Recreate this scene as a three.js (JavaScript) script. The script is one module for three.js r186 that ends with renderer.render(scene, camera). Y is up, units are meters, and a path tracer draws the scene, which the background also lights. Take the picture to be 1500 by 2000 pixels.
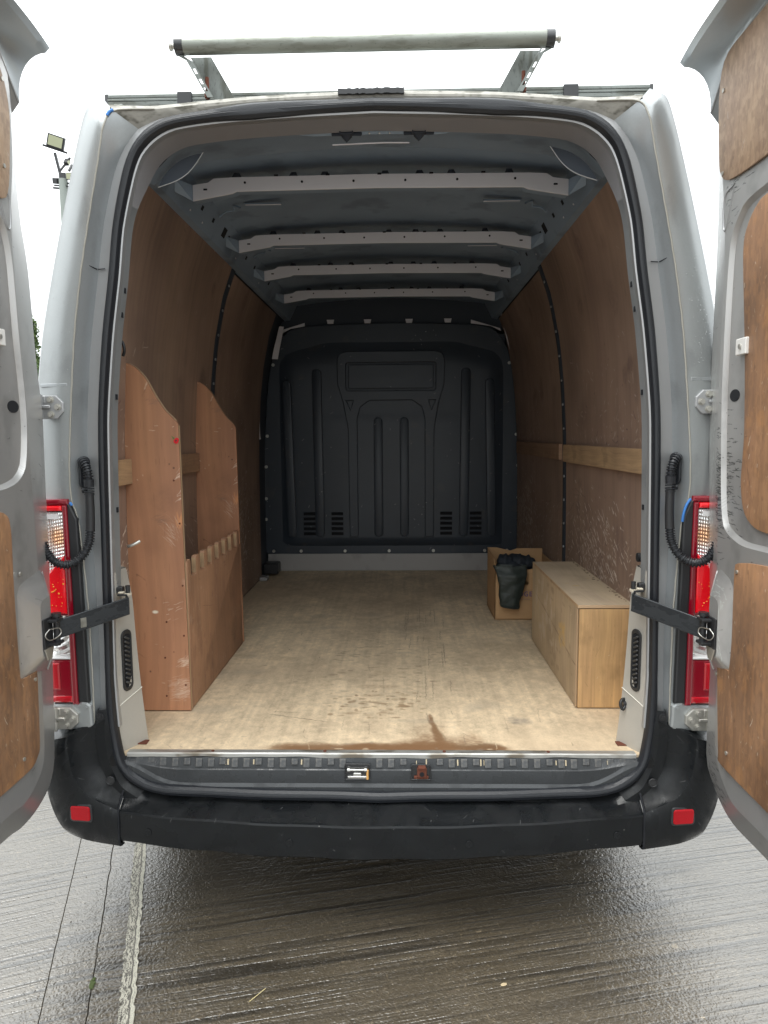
import * as THREE from 'three';
import { RoundedBoxGeometry } from 'three/addons/geometries/RoundedBoxGeometry.js';
import { mergeGeometries, mergeVertices, toCreasedNormals } from 'three/addons/utils/BufferGeometryUtils.js';

// ---------------------------------------------------------------- camera, sky, sun, exposure
const scene = new THREE.Scene();
const camera = new THREE.PerspectiveCamera(71.08, 768 / 1024, 0.05, 2000);
camera.rotation.order = 'YXZ';
camera.position.set(0.072, 1.5, 2.12);
camera.rotation.set(-0.1067, 0.0248, -0.0075);

const SKY = 1.0, EXPOSURE = 2.8, SUN = 0.8;
{
  const w = 64, h = 32, d = new Float32Array(w * h * 4);
  for (let j = 0; j < h; j++) for (let i = 0; i < w; i++) {
    const el = (j + 0.5) / h * Math.PI - Math.PI / 2;             // rows run from the nadir up
    const k = el > 0 ? 0.40 + 1.1 * Math.sin(el) : 0.2;            // overcast: the zenith is about three times the horizon
    const a = (i / w) * Math.PI * 2;
    const wob = 1 + 0.03 * Math.sin(a * 2 + 1.3) * Math.cos(el * 3) + 0.02 * Math.sin(a * 5 + el * 7);
    const o = (j * w + i) * 4;
    d[o] = SKY * k * wob * 0.955; d[o + 1] = SKY * k * wob * 0.995; d[o + 2] = SKY * k * wob * 1.01; d[o + 3] = 1;
  }
  const t = new THREE.DataTexture(d, w, h, THREE.RGBAFormat, THREE.FloatType);
  t.mapping = THREE.EquirectangularReflectionMapping; t.magFilter = THREE.LinearFilter; t.minFilter = THREE.LinearFilter;
  t.wrapS = THREE.RepeatWrapping; t.needsUpdate = true;
  scene.background = t; scene.environment = t;
}
const sun = new THREE.DirectionalLight(new THREE.Color(1, 0.97, 0.92), SUN);
sun.position.set(-2.5, 10, 2.2); sun.target.position.set(0, 1, 0);
sun.castShadow = true; sun.shadow.radius = 60; sun.shadow.mapSize.set(2048, 2048);
Object.assign(sun.shadow.camera, { left: -6, right: 6, top: 6, bottom: -6, near: 0.5, far: 40 });
scene.add(sun, sun.target);
const renderer = new THREE.WebGLRenderer({ antialias: true });
renderer.setSize(768, 1024); renderer.toneMapping = THREE.LinearToneMapping; renderer.toneMappingExposure = EXPOSURE;
renderer.shadowMap.enabled = true;

// ---------------------------------------------------------------- random numbers and noise
function rng(seed) { let s = seed >>> 0; return () => { s = (s + 0x6D2B79F5) | 0; let t = Math.imul(s ^ (s >>> 15), 1 | s); t = (t + Math.imul(t ^ (t >>> 7), 61 | t)) ^ t; return ((t ^ (t >>> 14)) >>> 0) / 4294967296; }; }
const TAB = new Float32Array(65536); { const r = rng(77); for (let i = 0; i < 65536; i++) TAB[i] = r(); }
const hsh = (x, y, s) => TAB[(Math.imul(x, 374761393) + Math.imul(y, 668265263) + Math.imul(s, 1274126177) >>> 8) & 65535];
function vn(x, y, px, py, s) {                                     // value noise with periods px, py
  const xi = Math.floor(x), yi = Math.floor(y); let fx = x - xi, fy = y - yi;
  fx = fx * fx * (3 - 2 * fx); fy = fy * fy * (3 - 2 * fy);
  const x0 = ((xi % px) + px) % px, x1 = (x0 + 1) % px, y0 = ((yi % py) + py) % py, y1 = (y0 + 1) % py;
  const a = hsh(x0, y0, s), b = hsh(x1, y0, s), c = hsh(x0, y1, s), e = hsh(x1, y1, s);
  return a + (b - a) * fx + (c - a + (a - b - c + e) * fx) * fy;
}
function fbm(u, v, fx, fy, oct, s) { let a = 0, w = 0.5, n = 0; for (let o = 0; o < oct; o++) { a += w * vn(u * fx, v * fy, fx, fy, s + o * 13); n += w; w *= 0.5; fx *= 2; fy *= 2; } return a / n; }
const sm = (a, b, x) => { const t = Math.min(1, Math.max(0, (x - a) / (b - a))); return t * t * (3 - 2 * t); };
const mix = (a, b, t) => a + (b - a) * t;
const srgb = x => { x = Math.min(1, Math.max(0, x)); return x <= 0.0031308 ? x * 12.92 : 1.055 * Math.pow(x, 1 / 2.4) - 0.055; };

// a picture of linear colour that scratches and stains can be drawn on
class Pic {
  constructor(w, h) { this.w = w; this.h = h; this.c = new Float32Array(w * h * 3); }
  fill(f) { const { w, h, c } = this; for (let j = 0; j < h; j++) for (let i = 0; i < w; i++) { const o = (j * w + i) * 3, r = f((i + 0.5) / w, (j + 0.5) / h); c[o] = r[0]; c[o + 1] = r[1]; c[o + 2] = r[2]; } return this; }
  put(i, j, col, a, wrap = true) {
    if (wrap) { i = ((i % this.w) + this.w) % this.w; j = ((j % this.h) + this.h) % this.h; } else if (i < 0 || j < 0 || i >= this.w || j >= this.h) return;
    const o = (j * this.w + i) * 3; for (let k = 0; k < 3; k++) this.c[o + k] += (col[k] - this.c[o + k]) * a;
  }
  line(u0, v0, u1, v1, wpx, col, a, wrap = true, seed = 1) {
    const { w, h } = this, dx = (u1 - u0) * w, dy = (v1 - v0) * h, L = Math.hypot(dx, dy) || 1, n = Math.ceil(L * 1.5), nx = -dy / L, ny = dx / L;
    for (let k = 0; k <= n; k++) {
      const t = k / n, jit = (vn(t * L / 9, seed, 4096, 64, seed) - 0.5) * 2.5, fade = a * sm(0, 0.15, t) * sm(1, 0.7, t) * (0.35 + 0.9 * vn(t * L / 5, seed + 3, 4096, 64, seed));
      for (let q = -wpx; q <= wpx; q += 0.7) { const f = fade * (1 - Math.abs(q) / (wpx + 0.6)); this.put(Math.round(u0 * w + dx * t + nx * (q + jit)), Math.round(v0 * h + dy * t + ny * (q + jit)), col, Math.min(1, f), wrap); }
    }
  }
  blob(u, v, ru, rv, col, a, seed = 1, rough = 1, wrap = true) {
    const { w, h } = this, x0 = Math.floor((u - ru * 1.4) * w), x1 = Math.ceil((u + ru * 1.4) * w), y0 = Math.floor((v - rv * 1.4) * h), y1 = Math.ceil((v + rv * 1.4) * h);
    for (let j = y0; j <= y1; j++) for (let i = x0; i <= x1; i++) {
      const dx = (i / w - u) / ru, dy = (j / h - v) / rv, r = Math.hypot(dx, dy);
      const n = fbm(i / w + 7, j / h + 7, 24, 24, 4, seed) - 0.5, n2 = vn(i * 0.21, j * 0.21, 4096, 4096, seed + 5);
      const f = sm(1, 0.35, r + n * 1.3 * rough) * mix(1, 0.55 + 0.8 * n2, rough);
      if (f > 0.003) this.put(i, j, col, Math.min(1, a * f), wrap);
    }
  }
  tex(srgbOut = true) {
    const n = this.w * this.h, d = new Uint8Array(n * 4);
    for (let i = 0; i < n; i++) { for (let k = 0; k < 3; k++) { const x = this.c[i * 3 + k]; d[i * 4 + k] = 255 * (srgbOut ? srgb(x) : Math.min(1, Math.max(0, x))) + 0.5; } d[i * 4 + 3] = 255; }
    const t = new THREE.DataTexture(d, this.w, this.h, THREE.RGBAFormat); t.colorSpace = srgbOut ? THREE.SRGBColorSpace : THREE.NoColorSpace;
    t.magFilter = THREE.LinearFilter; t.minFilter = THREE.LinearMipmapLinearFilter; t.generateMipmaps = true; t.wrapS = t.wrapT = THREE.RepeatWrapping; t.needsUpdate = true; return t;
  }
}
const grey = (w, h, f) => new Pic(w, h).fill((u, v) => { const x = f(u, v); return [x, x, x]; }).tex(false);
function scaled(t, su, sv) { const c = t.clone(); c.repeat.set(1 / su, 1 / sv); c.needsUpdate = true; return c; }

// ---------------------------------------------------------------- materials
const std = o => new THREE.MeshStandardMaterial(o), phy = o => new THREE.MeshPhysicalMaterial(o);
const rgb = (r, g, b) => new THREE.Color().setRGB(r, g, b);
const M = {};
// plywood: base colour, grain strength, wear colour; the grain runs along v
function plyPic(n, base, seed, o = {}) {
  const { grain = 0.25, mottle = 0.25, dark = [0.05, 0.03, 0.02] } = o;
  return new Pic(n, n).fill((u, v) => {
    const warp = (fbm(u, v, 3, 2, 3, seed + 1) - 0.5) * 0.06;
    const g = fbm(u + warp, v, 90, 3, 4, seed) - 0.5, fig = fbm(u + warp * 2, v, 12, 2, 4, seed + 30) - 0.5, m = fbm(u, v, 4, 4, 5, seed + 60) - 0.5, pore = vn(u * 420, v * 26, 420, 26, seed + 9);
    let k = 1 + grain * (g * 1.1 + fig * 1.0) + mottle * m * 1.6; if (pore > 0.86) k *= 1 - 0.35 * grain * (pore - 0.86) / 0.14 * 2;
    const f = sm(0.58, 0.8, fbm(u, v, 7, 5, 5, seed + 90)) * 0.35;
    return [mix(base[0] * k, dark[0], f), mix(base[1] * k * (1 + 0.04 * fig), dark[1], f), mix(base[2] * k * (1 - 0.06 * fig), dark[2], f)];
  });
}
function wear(p, seed, list) {                                     // list: [count, min length, max length, width px, colour, alpha, angle, spread]
  const r = rng(seed);
  for (const [n, l0, l1, w, col, a, ang, sp, vc = 0.5, vs = 0.5] of list) for (let i = 0; i < n; i++) {
    const u = r(), v = vc + (r() * 2 - 1) * vs, L = mix(l0, l1, r() * r()), t = ang + (r() * 2 - 1) * sp;
    p.line(u, v, u + Math.cos(t) * L, v + Math.sin(t) * L, w * (0.5 + r()), col, a * (0.4 + 0.6 * r()), true, Math.floor(r() * 999));
  }
  return p;
}
function spots(p, seed, n, r0, r1, col, a, rough = 1) { const r = rng(seed); for (let i = 0; i < n; i++) { const q = mix(r0, r1, r() * r()); p.blob(r(), r(), q, q * (0.6 + 0.8 * r()), col, a * (0.4 + 0.6 * r()), Math.floor(r() * 999), rough); } return p; }
const plyBump = grey(512, 512, (u, v) => 0.5 + 0.35 * (fbm(u, v, 90, 4, 3, 5) - 0.5) + 0.3 * (fbm(u, v, 40, 40, 3, 8) - 0.5));
function ply(p, size, o = {}) { const t = p.tex(); return std({ map: scaled(t, size, size), bumpMap: scaled(plyBump, size, size), bumpScale: 0.0006, roughness: 0.62, ...o }); }
{
  // door panels: brown, heavily scuffed with orange wood showing through
  const p = plyPic(1024, [0.30, 0.165, 0.09], 11, { grain: 0.42, mottle: 0.6, dark: [0.16, 0.08, 0.04] });
  { const n = 1024; for (let j = 0; j < n; j++) for (let i = 0; i < n; i++) { const u = i / n, w = j / n, lo = fbm(u, w, 4, 4, 4, 14), f = sm(0.48, 0.66, fbm(u, w, 80, 40, 5, 12) + 0.5 * (lo - 0.5)), d = sm(0.52, 0.70, fbm(u, w, 90, 40, 5, 13) - 0.4 * (lo - 0.5)); p.put(i, j, [0.46, 0.235, 0.105], f * 0.28); p.put(i, j, [0.16, 0.09, 0.05], d * 0.26); } }
  spots(p, 3, 160, 0.004, 0.04, [0.5, 0.24, 0.085], 0.3); spots(p, 4, 160, 0.003, 0.016, [0.13, 0.07, 0.04], 0.4); spots(p, 44, 140, 0.002, 0.008, [0.55, 0.36, 0.2], 0.4); spots(p, 9, 120, 0.002, 0.006, [0.6, 0.5, 0.4], 0.6, 0.4);
  wear(p, 5, [[420, 0.01, 0.09, 0.9, [0.5, 0.29, 0.14], 0.55, 1.5, 0.4], [140, 0.01, 0.07, 0.9, [0.13, 0.075, 0.045], 0.5, 1.5, 0.5], [60, 0.02, 0.2, 1.0, [0.07, 0.04, 0.03], 0.5, 1.2, 1.2], [110, 0.008, 0.05, 1.2, [0.7, 0.62, 0.52], 0.8, 1.3, 0.9]]);
  M.doorPly = ply(p, 0.9, { roughness: 0.5 });
  const p2 = plyPic(1024, [0.30, 0.20, 0.13], 17, { grain: 0.2, mottle: 0.4, dark: [0.16, 0.1, 0.06] });
  { const n = 1024; for (let j = 0; j < n; j++) for (let i = 0; i < n; i++) { const u = i / n, w = j / n; p2.put(i, j, [0.45, 0.32, 0.21], 0.4 * sm(0.48, 0.66, fbm(u, w, 90, 50, 5, 18))); p2.put(i, j, [0.16, 0.1, 0.06], 0.35 * sm(0.5, 0.66, fbm(u, w, 100, 50, 5, 19))); } } spots(p2, 45, 300, 0.003, 0.016, [0.4, 0.28, 0.18], 0.5); spots(p2, 46, 240, 0.003, 0.012, [0.16, 0.1, 0.06], 0.5); wear(p2, 6, [[160, 0.01, 0.04, 0.8, [0.38, 0.26, 0.17], 0.5, 1.2, 0.7], [80, 0.01, 0.04, 0.8, [0.1, 0.06, 0.035], 0.5, 1.2, 0.7], [20, 0.01, 0.04, 1, [0.6, 0.55, 0.5], 0.6, 1.2, 1]]);
  M.doorPlyTop = ply(p2, 0.9, { roughness: 0.55 });
  // wall lining: red brown, dull, rubbed pale low down
  const p3 = plyPic(1024, [0.265, 0.18, 0.133], 23, { grain: 0.3, mottle: 0.6, dark: [0.13, 0.088, 0.076] });
  wear(p3, 7, [[320, 0.008, 0.06, 1.0, [0.5, 0.42, 0.35], 0.7, 0.6, 0.35, 0.2, 0.17], [60, 0.01, 0.03, 2.0, [0.45, 0.37, 0.3], 0.5, 0.6, 0.3, 0.2, 0.16], [36, 0.02, 0.16, 1.2, [0.06, 0.03, 0.03], 0.5, 0.3, 0.6, 0.3, 0.3], [70, 0.004, 0.03, 0.9, [0.48, 0.38, 0.3], 0.55, 0.5, 1.4]]);
  spots(p3, 8, 26, 0.02, 0.07, [0.34, 0.25, 0.19], 0.35); spots(p3, 18, 26, 0.02, 0.06, [0.1, 0.06, 0.055], 0.4);
  { const q = rng(89); for (let i = 0; i < 420; i++) { const z = -0.35 - 1.0 * (q() + q()) / 2 - 0.1 * q(), y = 0.98 + 0.34 * (q() + q() - 1), L = 0.01 + 0.035 * q() * q(), t = -0.6 + (q() - 0.5) * 0.5; p3.line((z + 0.37) / 1.8 + 2, (y - 0.45) / 1.8, (z + 0.37) / 1.8 + 2 + Math.cos(t) * L, (y - 0.45) / 1.8 + Math.sin(t) * L, 0.6 + 1.3 * q() * q(), q() < 0.85 ? [0.72, 0.64, 0.56] : [0.08, 0.05, 0.045], 0.5 + 0.5 * q(), true, i); }
    for (let i = 0; i < 120; i++) { const z = -0.2 - 1.1 * q(), y = 1.45 + 0.45 * q() * q(), L = 0.006 + 0.04 * q() * q(), t = q() * 3; p3.line((z + 0.37) / 1.8 + 2, (y - 0.45) / 1.8, (z + 0.37) / 1.8 + 2 + Math.cos(t) * L, (y - 0.45) / 1.8 + Math.sin(t) * L, 0.6 + q(), q() < 0.65 ? [0.5, 0.42, 0.36] : [0.09, 0.05, 0.05], 0.6, true, i); } }
  M.liningPic = p3; M.lining = ply(p3, 1.8, { roughness: 0.6 });
  // shelf: reddish plywood with fine vertical grain
  const p4 = plyPic(1024, [0.40, 0.195, 0.105], 31, { grain: 0.34, mottle: 0.22, dark: [0.2, 0.09, 0.05] });
  wear(p4, 9, [[90, 0.004, 0.02, 1.0, [0.62, 0.45, 0.32], 0.6, 0.3, 1.5], [46, 0.01, 0.05, 1.2, [0.66, 0.5, 0.36], 0.6, 0.3, 1.0], [14, 0.02, 0.10, 1.0, [0.13, 0.06, 0.04], 0.5, 0.2, 1.2]]);
  spots(p4, 10, 40, 0.003, 0.006, [0.07, 0.03, 0.02], 0.9, 0.3); spots(p4, 12, 10, 0.015, 0.04, [0.2, 0.1, 0.06], 0.4); spots(p4, 13, 9, 0.02, 0.05, [0.6, 0.45, 0.33], 0.35); { const q = rng(88), S = 1.6, rub = (x, y, n, rx, ry, col, al, ang) => { for (let i = 0; i < n; i++) { const L = 0.006 + 0.03 * q(), t = ang + (q() - 0.5) * 0.7, u = (x + rx * (q() + q() - 1)) / S, w = (y + ry * (q() + q() - 1)) / S; p4.line(u, w, u + Math.cos(t) * L, w + Math.sin(t) * L, 0.3 + 0.5 * q(), col, al, true, i); } };
    rub(-0.73, 0.60, 150, 0.045, 0.05, [0.62, 0.46, 0.35], 0.22, 0.25); rub(-0.71, 0.70, 60, 0.03, 0.02, [0.66, 0.5, 0.38], 0.25, 0.4); rub(-0.70, 1.19, 60, 0.012, 0.018, [0.55, 0.25, 0.11], 0.35, 1.5); rub(-0.78, 1.21, 40, 0.03, 0.02, [0.2, 0.11, 0.075], 0.2, 0.2); rub(-0.71, 1.36, 7, 0.012, 0.02, [0.68, 0.54, 0.43], 0.5, 0.6); rub(-0.71, 1.28, 5, 0.012, 0.02, [0.68, 0.54, 0.43], 0.5, 0.6); rub(-0.79, 1.62, 16, 0.03, 0.015, [0.22, 0.12, 0.085], 0.25, 0.1); rub(-0.75, 0.90, 10, 0.03, 0.06, [0.66, 0.5, 0.38], 0.4, 0.4); rub(-0.72, 1.16, 40, 0.03, 0.05, [0.6, 0.45, 0.34], 0.2, 2.2); p4.blob(-0.8 / S + 1, 0.885 / S, 0.009, 0.005, [0.8, 0.72, 0.58], 1, 7, 0.4); }
  M.shelfPly = ply(p4, 1.6);
  const p5 = plyPic(1024, [0.33, 0.18, 0.105], 37, { grain: 0.32, mottle: 0.35, dark: [0.12, 0.06, 0.04] });
  wear(p5, 14, [[170, 0.01, 0.09, 1.0, [0.62, 0.5, 0.4], 0.45, 1.4, 0.5], [30, 0.04, 0.28, 1.1, [0.1, 0.05, 0.035], 0.5, 0.1, 0.25], [60, 0.01, 0.05, 0.8, [0.14, 0.07, 0.05], 0.5, 0.6, 1.2]]); spots(p5, 25, 60, 0.006, 0.03, [0.17, 0.09, 0.06], 0.4); spots(p5, 26, 30, 0.006, 0.03, [0.5, 0.36, 0.26], 0.35);
  M.shelfPlyWorn = ply(p5, 0.8);
  // pale box
  const p6 = plyPic(1024, [0.50, 0.31, 0.145], 41, { grain: 0.42, mottle: 0.28, dark: [0.2, 0.12, 0.05] });
  wear(p6, 15, [[50, 0.004, 0.03, 0.7, [0.28, 0.17, 0.08], 0.5, 0.8, 1.5], [26, 0.01, 0.06, 1.2, [0.7, 0.6, 0.45], 0.5, 0.4, 1.2], [12, 0.03, 0.12, 1, [0.15, 0.09, 0.05], 0.5, 2, 1]]); spots(p6, 16, 16, 0.01, 0.03, [0.25, 0.16, 0.08], 0.35);
  M.boxPly = ply(p6, 0.55);
  const p7 = plyPic(1024, [0.46, 0.36, 0.25], 43, { grain: 0.16, mottle: 0.28, dark: [0.3, 0.23, 0.16] });
  wear(p7, 18, [[20, 0.01, 0.08, 1.2, [0.25, 0.18, 0.12], 0.4, 0.4, 1.2]]); spots(p7, 19, 40, 0.01, 0.05, [0.58, 0.46, 0.3], 0.3); spots(p7, 20, 14, 0.01, 0.03, [0.5, 0.33, 0.1], 0.5);
  M.boxDusty = ply(p7, 0.8, { roughness: 0.8 });
  { const p8 = plyPic(1024, [0.47, 0.35, 0.22], 49, { grain: 0.22, mottle: 0.4, dark: [0.3, 0.22, 0.13] }), q = rng(90), U = z => (z + 1.3) / 1.0, W = y => (y - 0.45) / 1.0;   // long side of the pale box, 1 m square
    for (let i = 0; i < 90; i++) { const f = q(), z = -1.2 + 0.8 * f, y = 0.775 - 0.10 * f + 0.006 * (q() - 0.5); p8.line(U(z), W(y), U(z + 0.05), W(y - 0.006), 0.8, [0.2, 0.13, 0.08], 0.4, false, i); }
    for (let i = 0; i < 26; i++) p8.blob(U(-0.62 + 0.1 * (q() - 0.5)), W(0.72 + 0.1 * (q() - 0.5)), 0.03 * q() + 0.01, 0.02 * q() + 0.006, [0.62, 0.4, 0.14], 0.4, i, 1, false);
    for (let i = 0; i < 30; i++) p8.blob(U(-1.15 + 0.45 * q()), W(0.6 + 0.24 * q()), 0.035 * q() + 0.01, 0.04 * q() + 0.01, [0.6, 0.5, 0.38], 0.4, i + 50, 1, false);
    for (let i = 0; i < 24; i++) p8.blob(U(-0.9 + 0.5 * q()), W(0.54 + 0.34 * q()), 0.03 * q() + 0.006, 0.02 * q() + 0.004, [0.26, 0.18, 0.11], 0.35, i + 90, 1, false);
    wear(p8, 27, [[60, 0.008, 0.05, 0.8, [0.66, 0.55, 0.4], 0.5, 1, 1.4], [30, 0.008, 0.05, 0.8, [0.2, 0.13, 0.08], 0.5, 1, 1.4]]); M.boxSide = ply(p8, 1.0, { roughness: 0.75 }); }
  // battens: paler softwood
  M.batten = ply(plyPic(512, [0.40, 0.265, 0.15], 47, { grain: 0.4 }), 0.5); M.battenDark = ply(plyPic(512, [0.27, 0.165, 0.10], 48, { grain: 0.4 }), 0.5);
  M.plyEdge = std({ color: rgb(0.48, 0.33, 0.2), roughness: 0.8, bumpMap: scaled(plyBump, 0.1, 0.02), bumpScale: 0.0005 });
}
{
  // load floor: u across (0 left .. 1 right, 1.80 m), v from the bulkhead (0) to the sill (1, 3.06 m)
  const p = new Pic(1024, 2048).fill((u, v) => {
    const g = fbm(u, v, 60, 5, 4, 201) - 0.5, m = fbm(u, v, 5, 9, 5, 202) - 0.5, m2 = fbm(u, v, 16, 30, 4, 203) - 0.5, fine = vn(u * 500, v * 800, 500, 800, 204) - 0.5;
    const st = fbm(u, v, 40, 14, 4, 206) - 0.5, gr = fbm(u, v, 90, 150, 3, 207) - 0.5; const lng = fbm(u, v, 150, 10, 4, 210) - 0.5; let k = 1.05 + 0.2 * g + 0.22 * m + 0.26 * m2 + 0.3 * st + 0.42 * gr + 0.22 * fine + 0.26 * lng;
    const dirt = Math.min(1, sm(0.42, 0.75, fbm(u, v, 4, 8, 6, 205)) * 0.5 + 0.3 * sm(0.42, 0.78, fbm(u, v, 34, 40, 6, 208)) * sm(0.35, 0.65, fbm(u, v, 4, 6, 3, 209)));
    return [mix(0.62 * k, 0.42, dirt), mix(0.495 * k, 0.325, dirt), mix(0.335 * k, 0.22, dirt)];
  });
  const X = x => (x + 0.9) / 1.8, Zv = z => (z + 3.06) / 3.06, mr = rng(55);
  const brown = [0.19, 0.1, 0.045], dk = [0.16, 0.12, 0.09], pale = [0.68, 0.56, 0.38];
  for (let i = 0; i < 26; i++) { const t = i / 25; p.blob(X(0.20 - 0.035 * (1 - t) + 0.003 * Math.sin(i)), Zv(-0.30 + 0.27 * t), 0.005 + 0.011 * t, 0.010, brown, 0.62 - 0.25 * t, i + 300, 0.7, false); }
  for (let i = 0; i < 60; i++) { const x = mix(-0.32, 0.36, mr()); p.blob(X(x), Zv(-0.035 - 0.05 * mr() * mr() * (x > -0.05 ? 1 : 0.4)), 0.026 + 0.024 * mr(), 0.007 + 0.008 * mr(), brown, x > -0.05 ? 0.55 : 0.4, i + 340, 0.9, false); }
  p.blob(X(0.22), Zv(-0.08), 0.09, 0.032, brown, 0.6, 420, 0.9, false); p.blob(X(0.17), Zv(-0.16), 0.05, 0.045, brown, 0.3, 425, 1, false); p.blob(X(0.1), Zv(-0.06), 0.09, 0.02, brown, 0.4, 426, 1, false); for (let i = 0; i < 30; i++) p.blob(X(-0.7 + 1.4 * mr()), Zv(-0.25 - 1.5 * mr()), 0.02 + 0.05 * mr(), 0.006 + 0.014 * mr(), mr() < 0.5 ? [0.33, 0.24, 0.14] : [0.36, 0.31, 0.24], 0.28, 1500 + i, 1, false); p.blob(X(0.32), Zv(-0.05), 0.05, 0.014, [0.14, 0.08, 0.04], 0.5, 421, 0.9, false);
  for (let i = 0; i < 90; i++) p.blob(X(-0.02 + 0.2 * (mr() + mr() - 1)), Zv(-0.42 + 0.16 * (mr() + mr() - 1)), 0.013 * (0.3 + mr() * mr() * 1.6), 0.0022 + 0.003 * mr(), [0.22, 0.13, 0.06], 0.3 + 0.35 * mr(), 450 + i, 0.8, false);
  for (let i = 0; i < 50; i++) p.blob(X(-0.25 + 0.5 * mr()), Zv(-0.9 + 0.5 * (mr() - 0.5)), 0.014 * (0.4 + mr()), 0.003, [0.24, 0.17, 0.11], 0.45, 560 + i, 0.9, false);
  p.blob(X(-0.0), Zv(-0.6), 0.08, 0.012, [0.26, 0.17, 0.1], 0.4, 611, 1, false); p.blob(X(0.47), Zv(-0.26), 0.03, 0.014, [0.2, 0.18, 0.16], 0.5, 612, 1, false); p.blob(X(0.1), Zv(-1.5), 0.1, 0.08, [0.24, 0.2, 0.16], 0.3, 613, 1, false);
  for (let i = 0; i < 240; i++) { const x = mr() * 1.8 - 0.9, z = -3 * mr() * mr(), L = 0.02 + 0.2 * mr() * mr(), t = 1.57 + (mr() - 0.5) * (mr() < 0.6 ? 0.25 : 2.4); p.line(X(x), Zv(z), X(x + Math.cos(t) * L), Zv(z - Math.sin(t) * L), 0.5 + 0.6 * mr(), mr() < 0.7 ? pale : dk, mr() < 0.3 ? 0.5 : 0.25, false, i + 700); }
  for (let i = 0; i < 90; i++) p.blob(X(-0.7 + 1.3 * mr()), Zv(-2.6 * mr() * mr()), 0.004 + 0.016 * mr() * mr(), 0.0015 + 0.004 * mr() * mr(), mr() < 0.6 ? [0.24, 0.19, 0.14] : [0.72, 0.6, 0.42], 0.35, i + 1300, 0.9, false);
  for (let i = 0; i < 40; i++) { const x = 0.08 + 0.2 * mr(), z = -0.4 - 1.3 * mr(), L = 0.1 + 0.3 * mr(); p.line(X(x), Zv(z), X(x + 0.01), Zv(z - L), 1, mr() < 0.5 ? pale : dk, 0.45, false, i + 1000); }
  p.line(X(-0.42), Zv(-0.32), X(-0.16), Zv(-0.24), 1.3, dk, 0.8, false, 31); p.line(X(-0.4), Zv(-0.34), X(-0.28), Zv(-0.33), 1.2, dk, 0.6, false, 32);
  spots(p, 71, 90, 0.002, 0.005, [0.72, 0.62, 0.46], 0.6, 0.4);
  M.floorPly = std({ map: p.tex(), bumpMap: scaled(plyBump, 0.3, 0.2), bumpScale: 0.0006, roughness: 0.66 });
}
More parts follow.
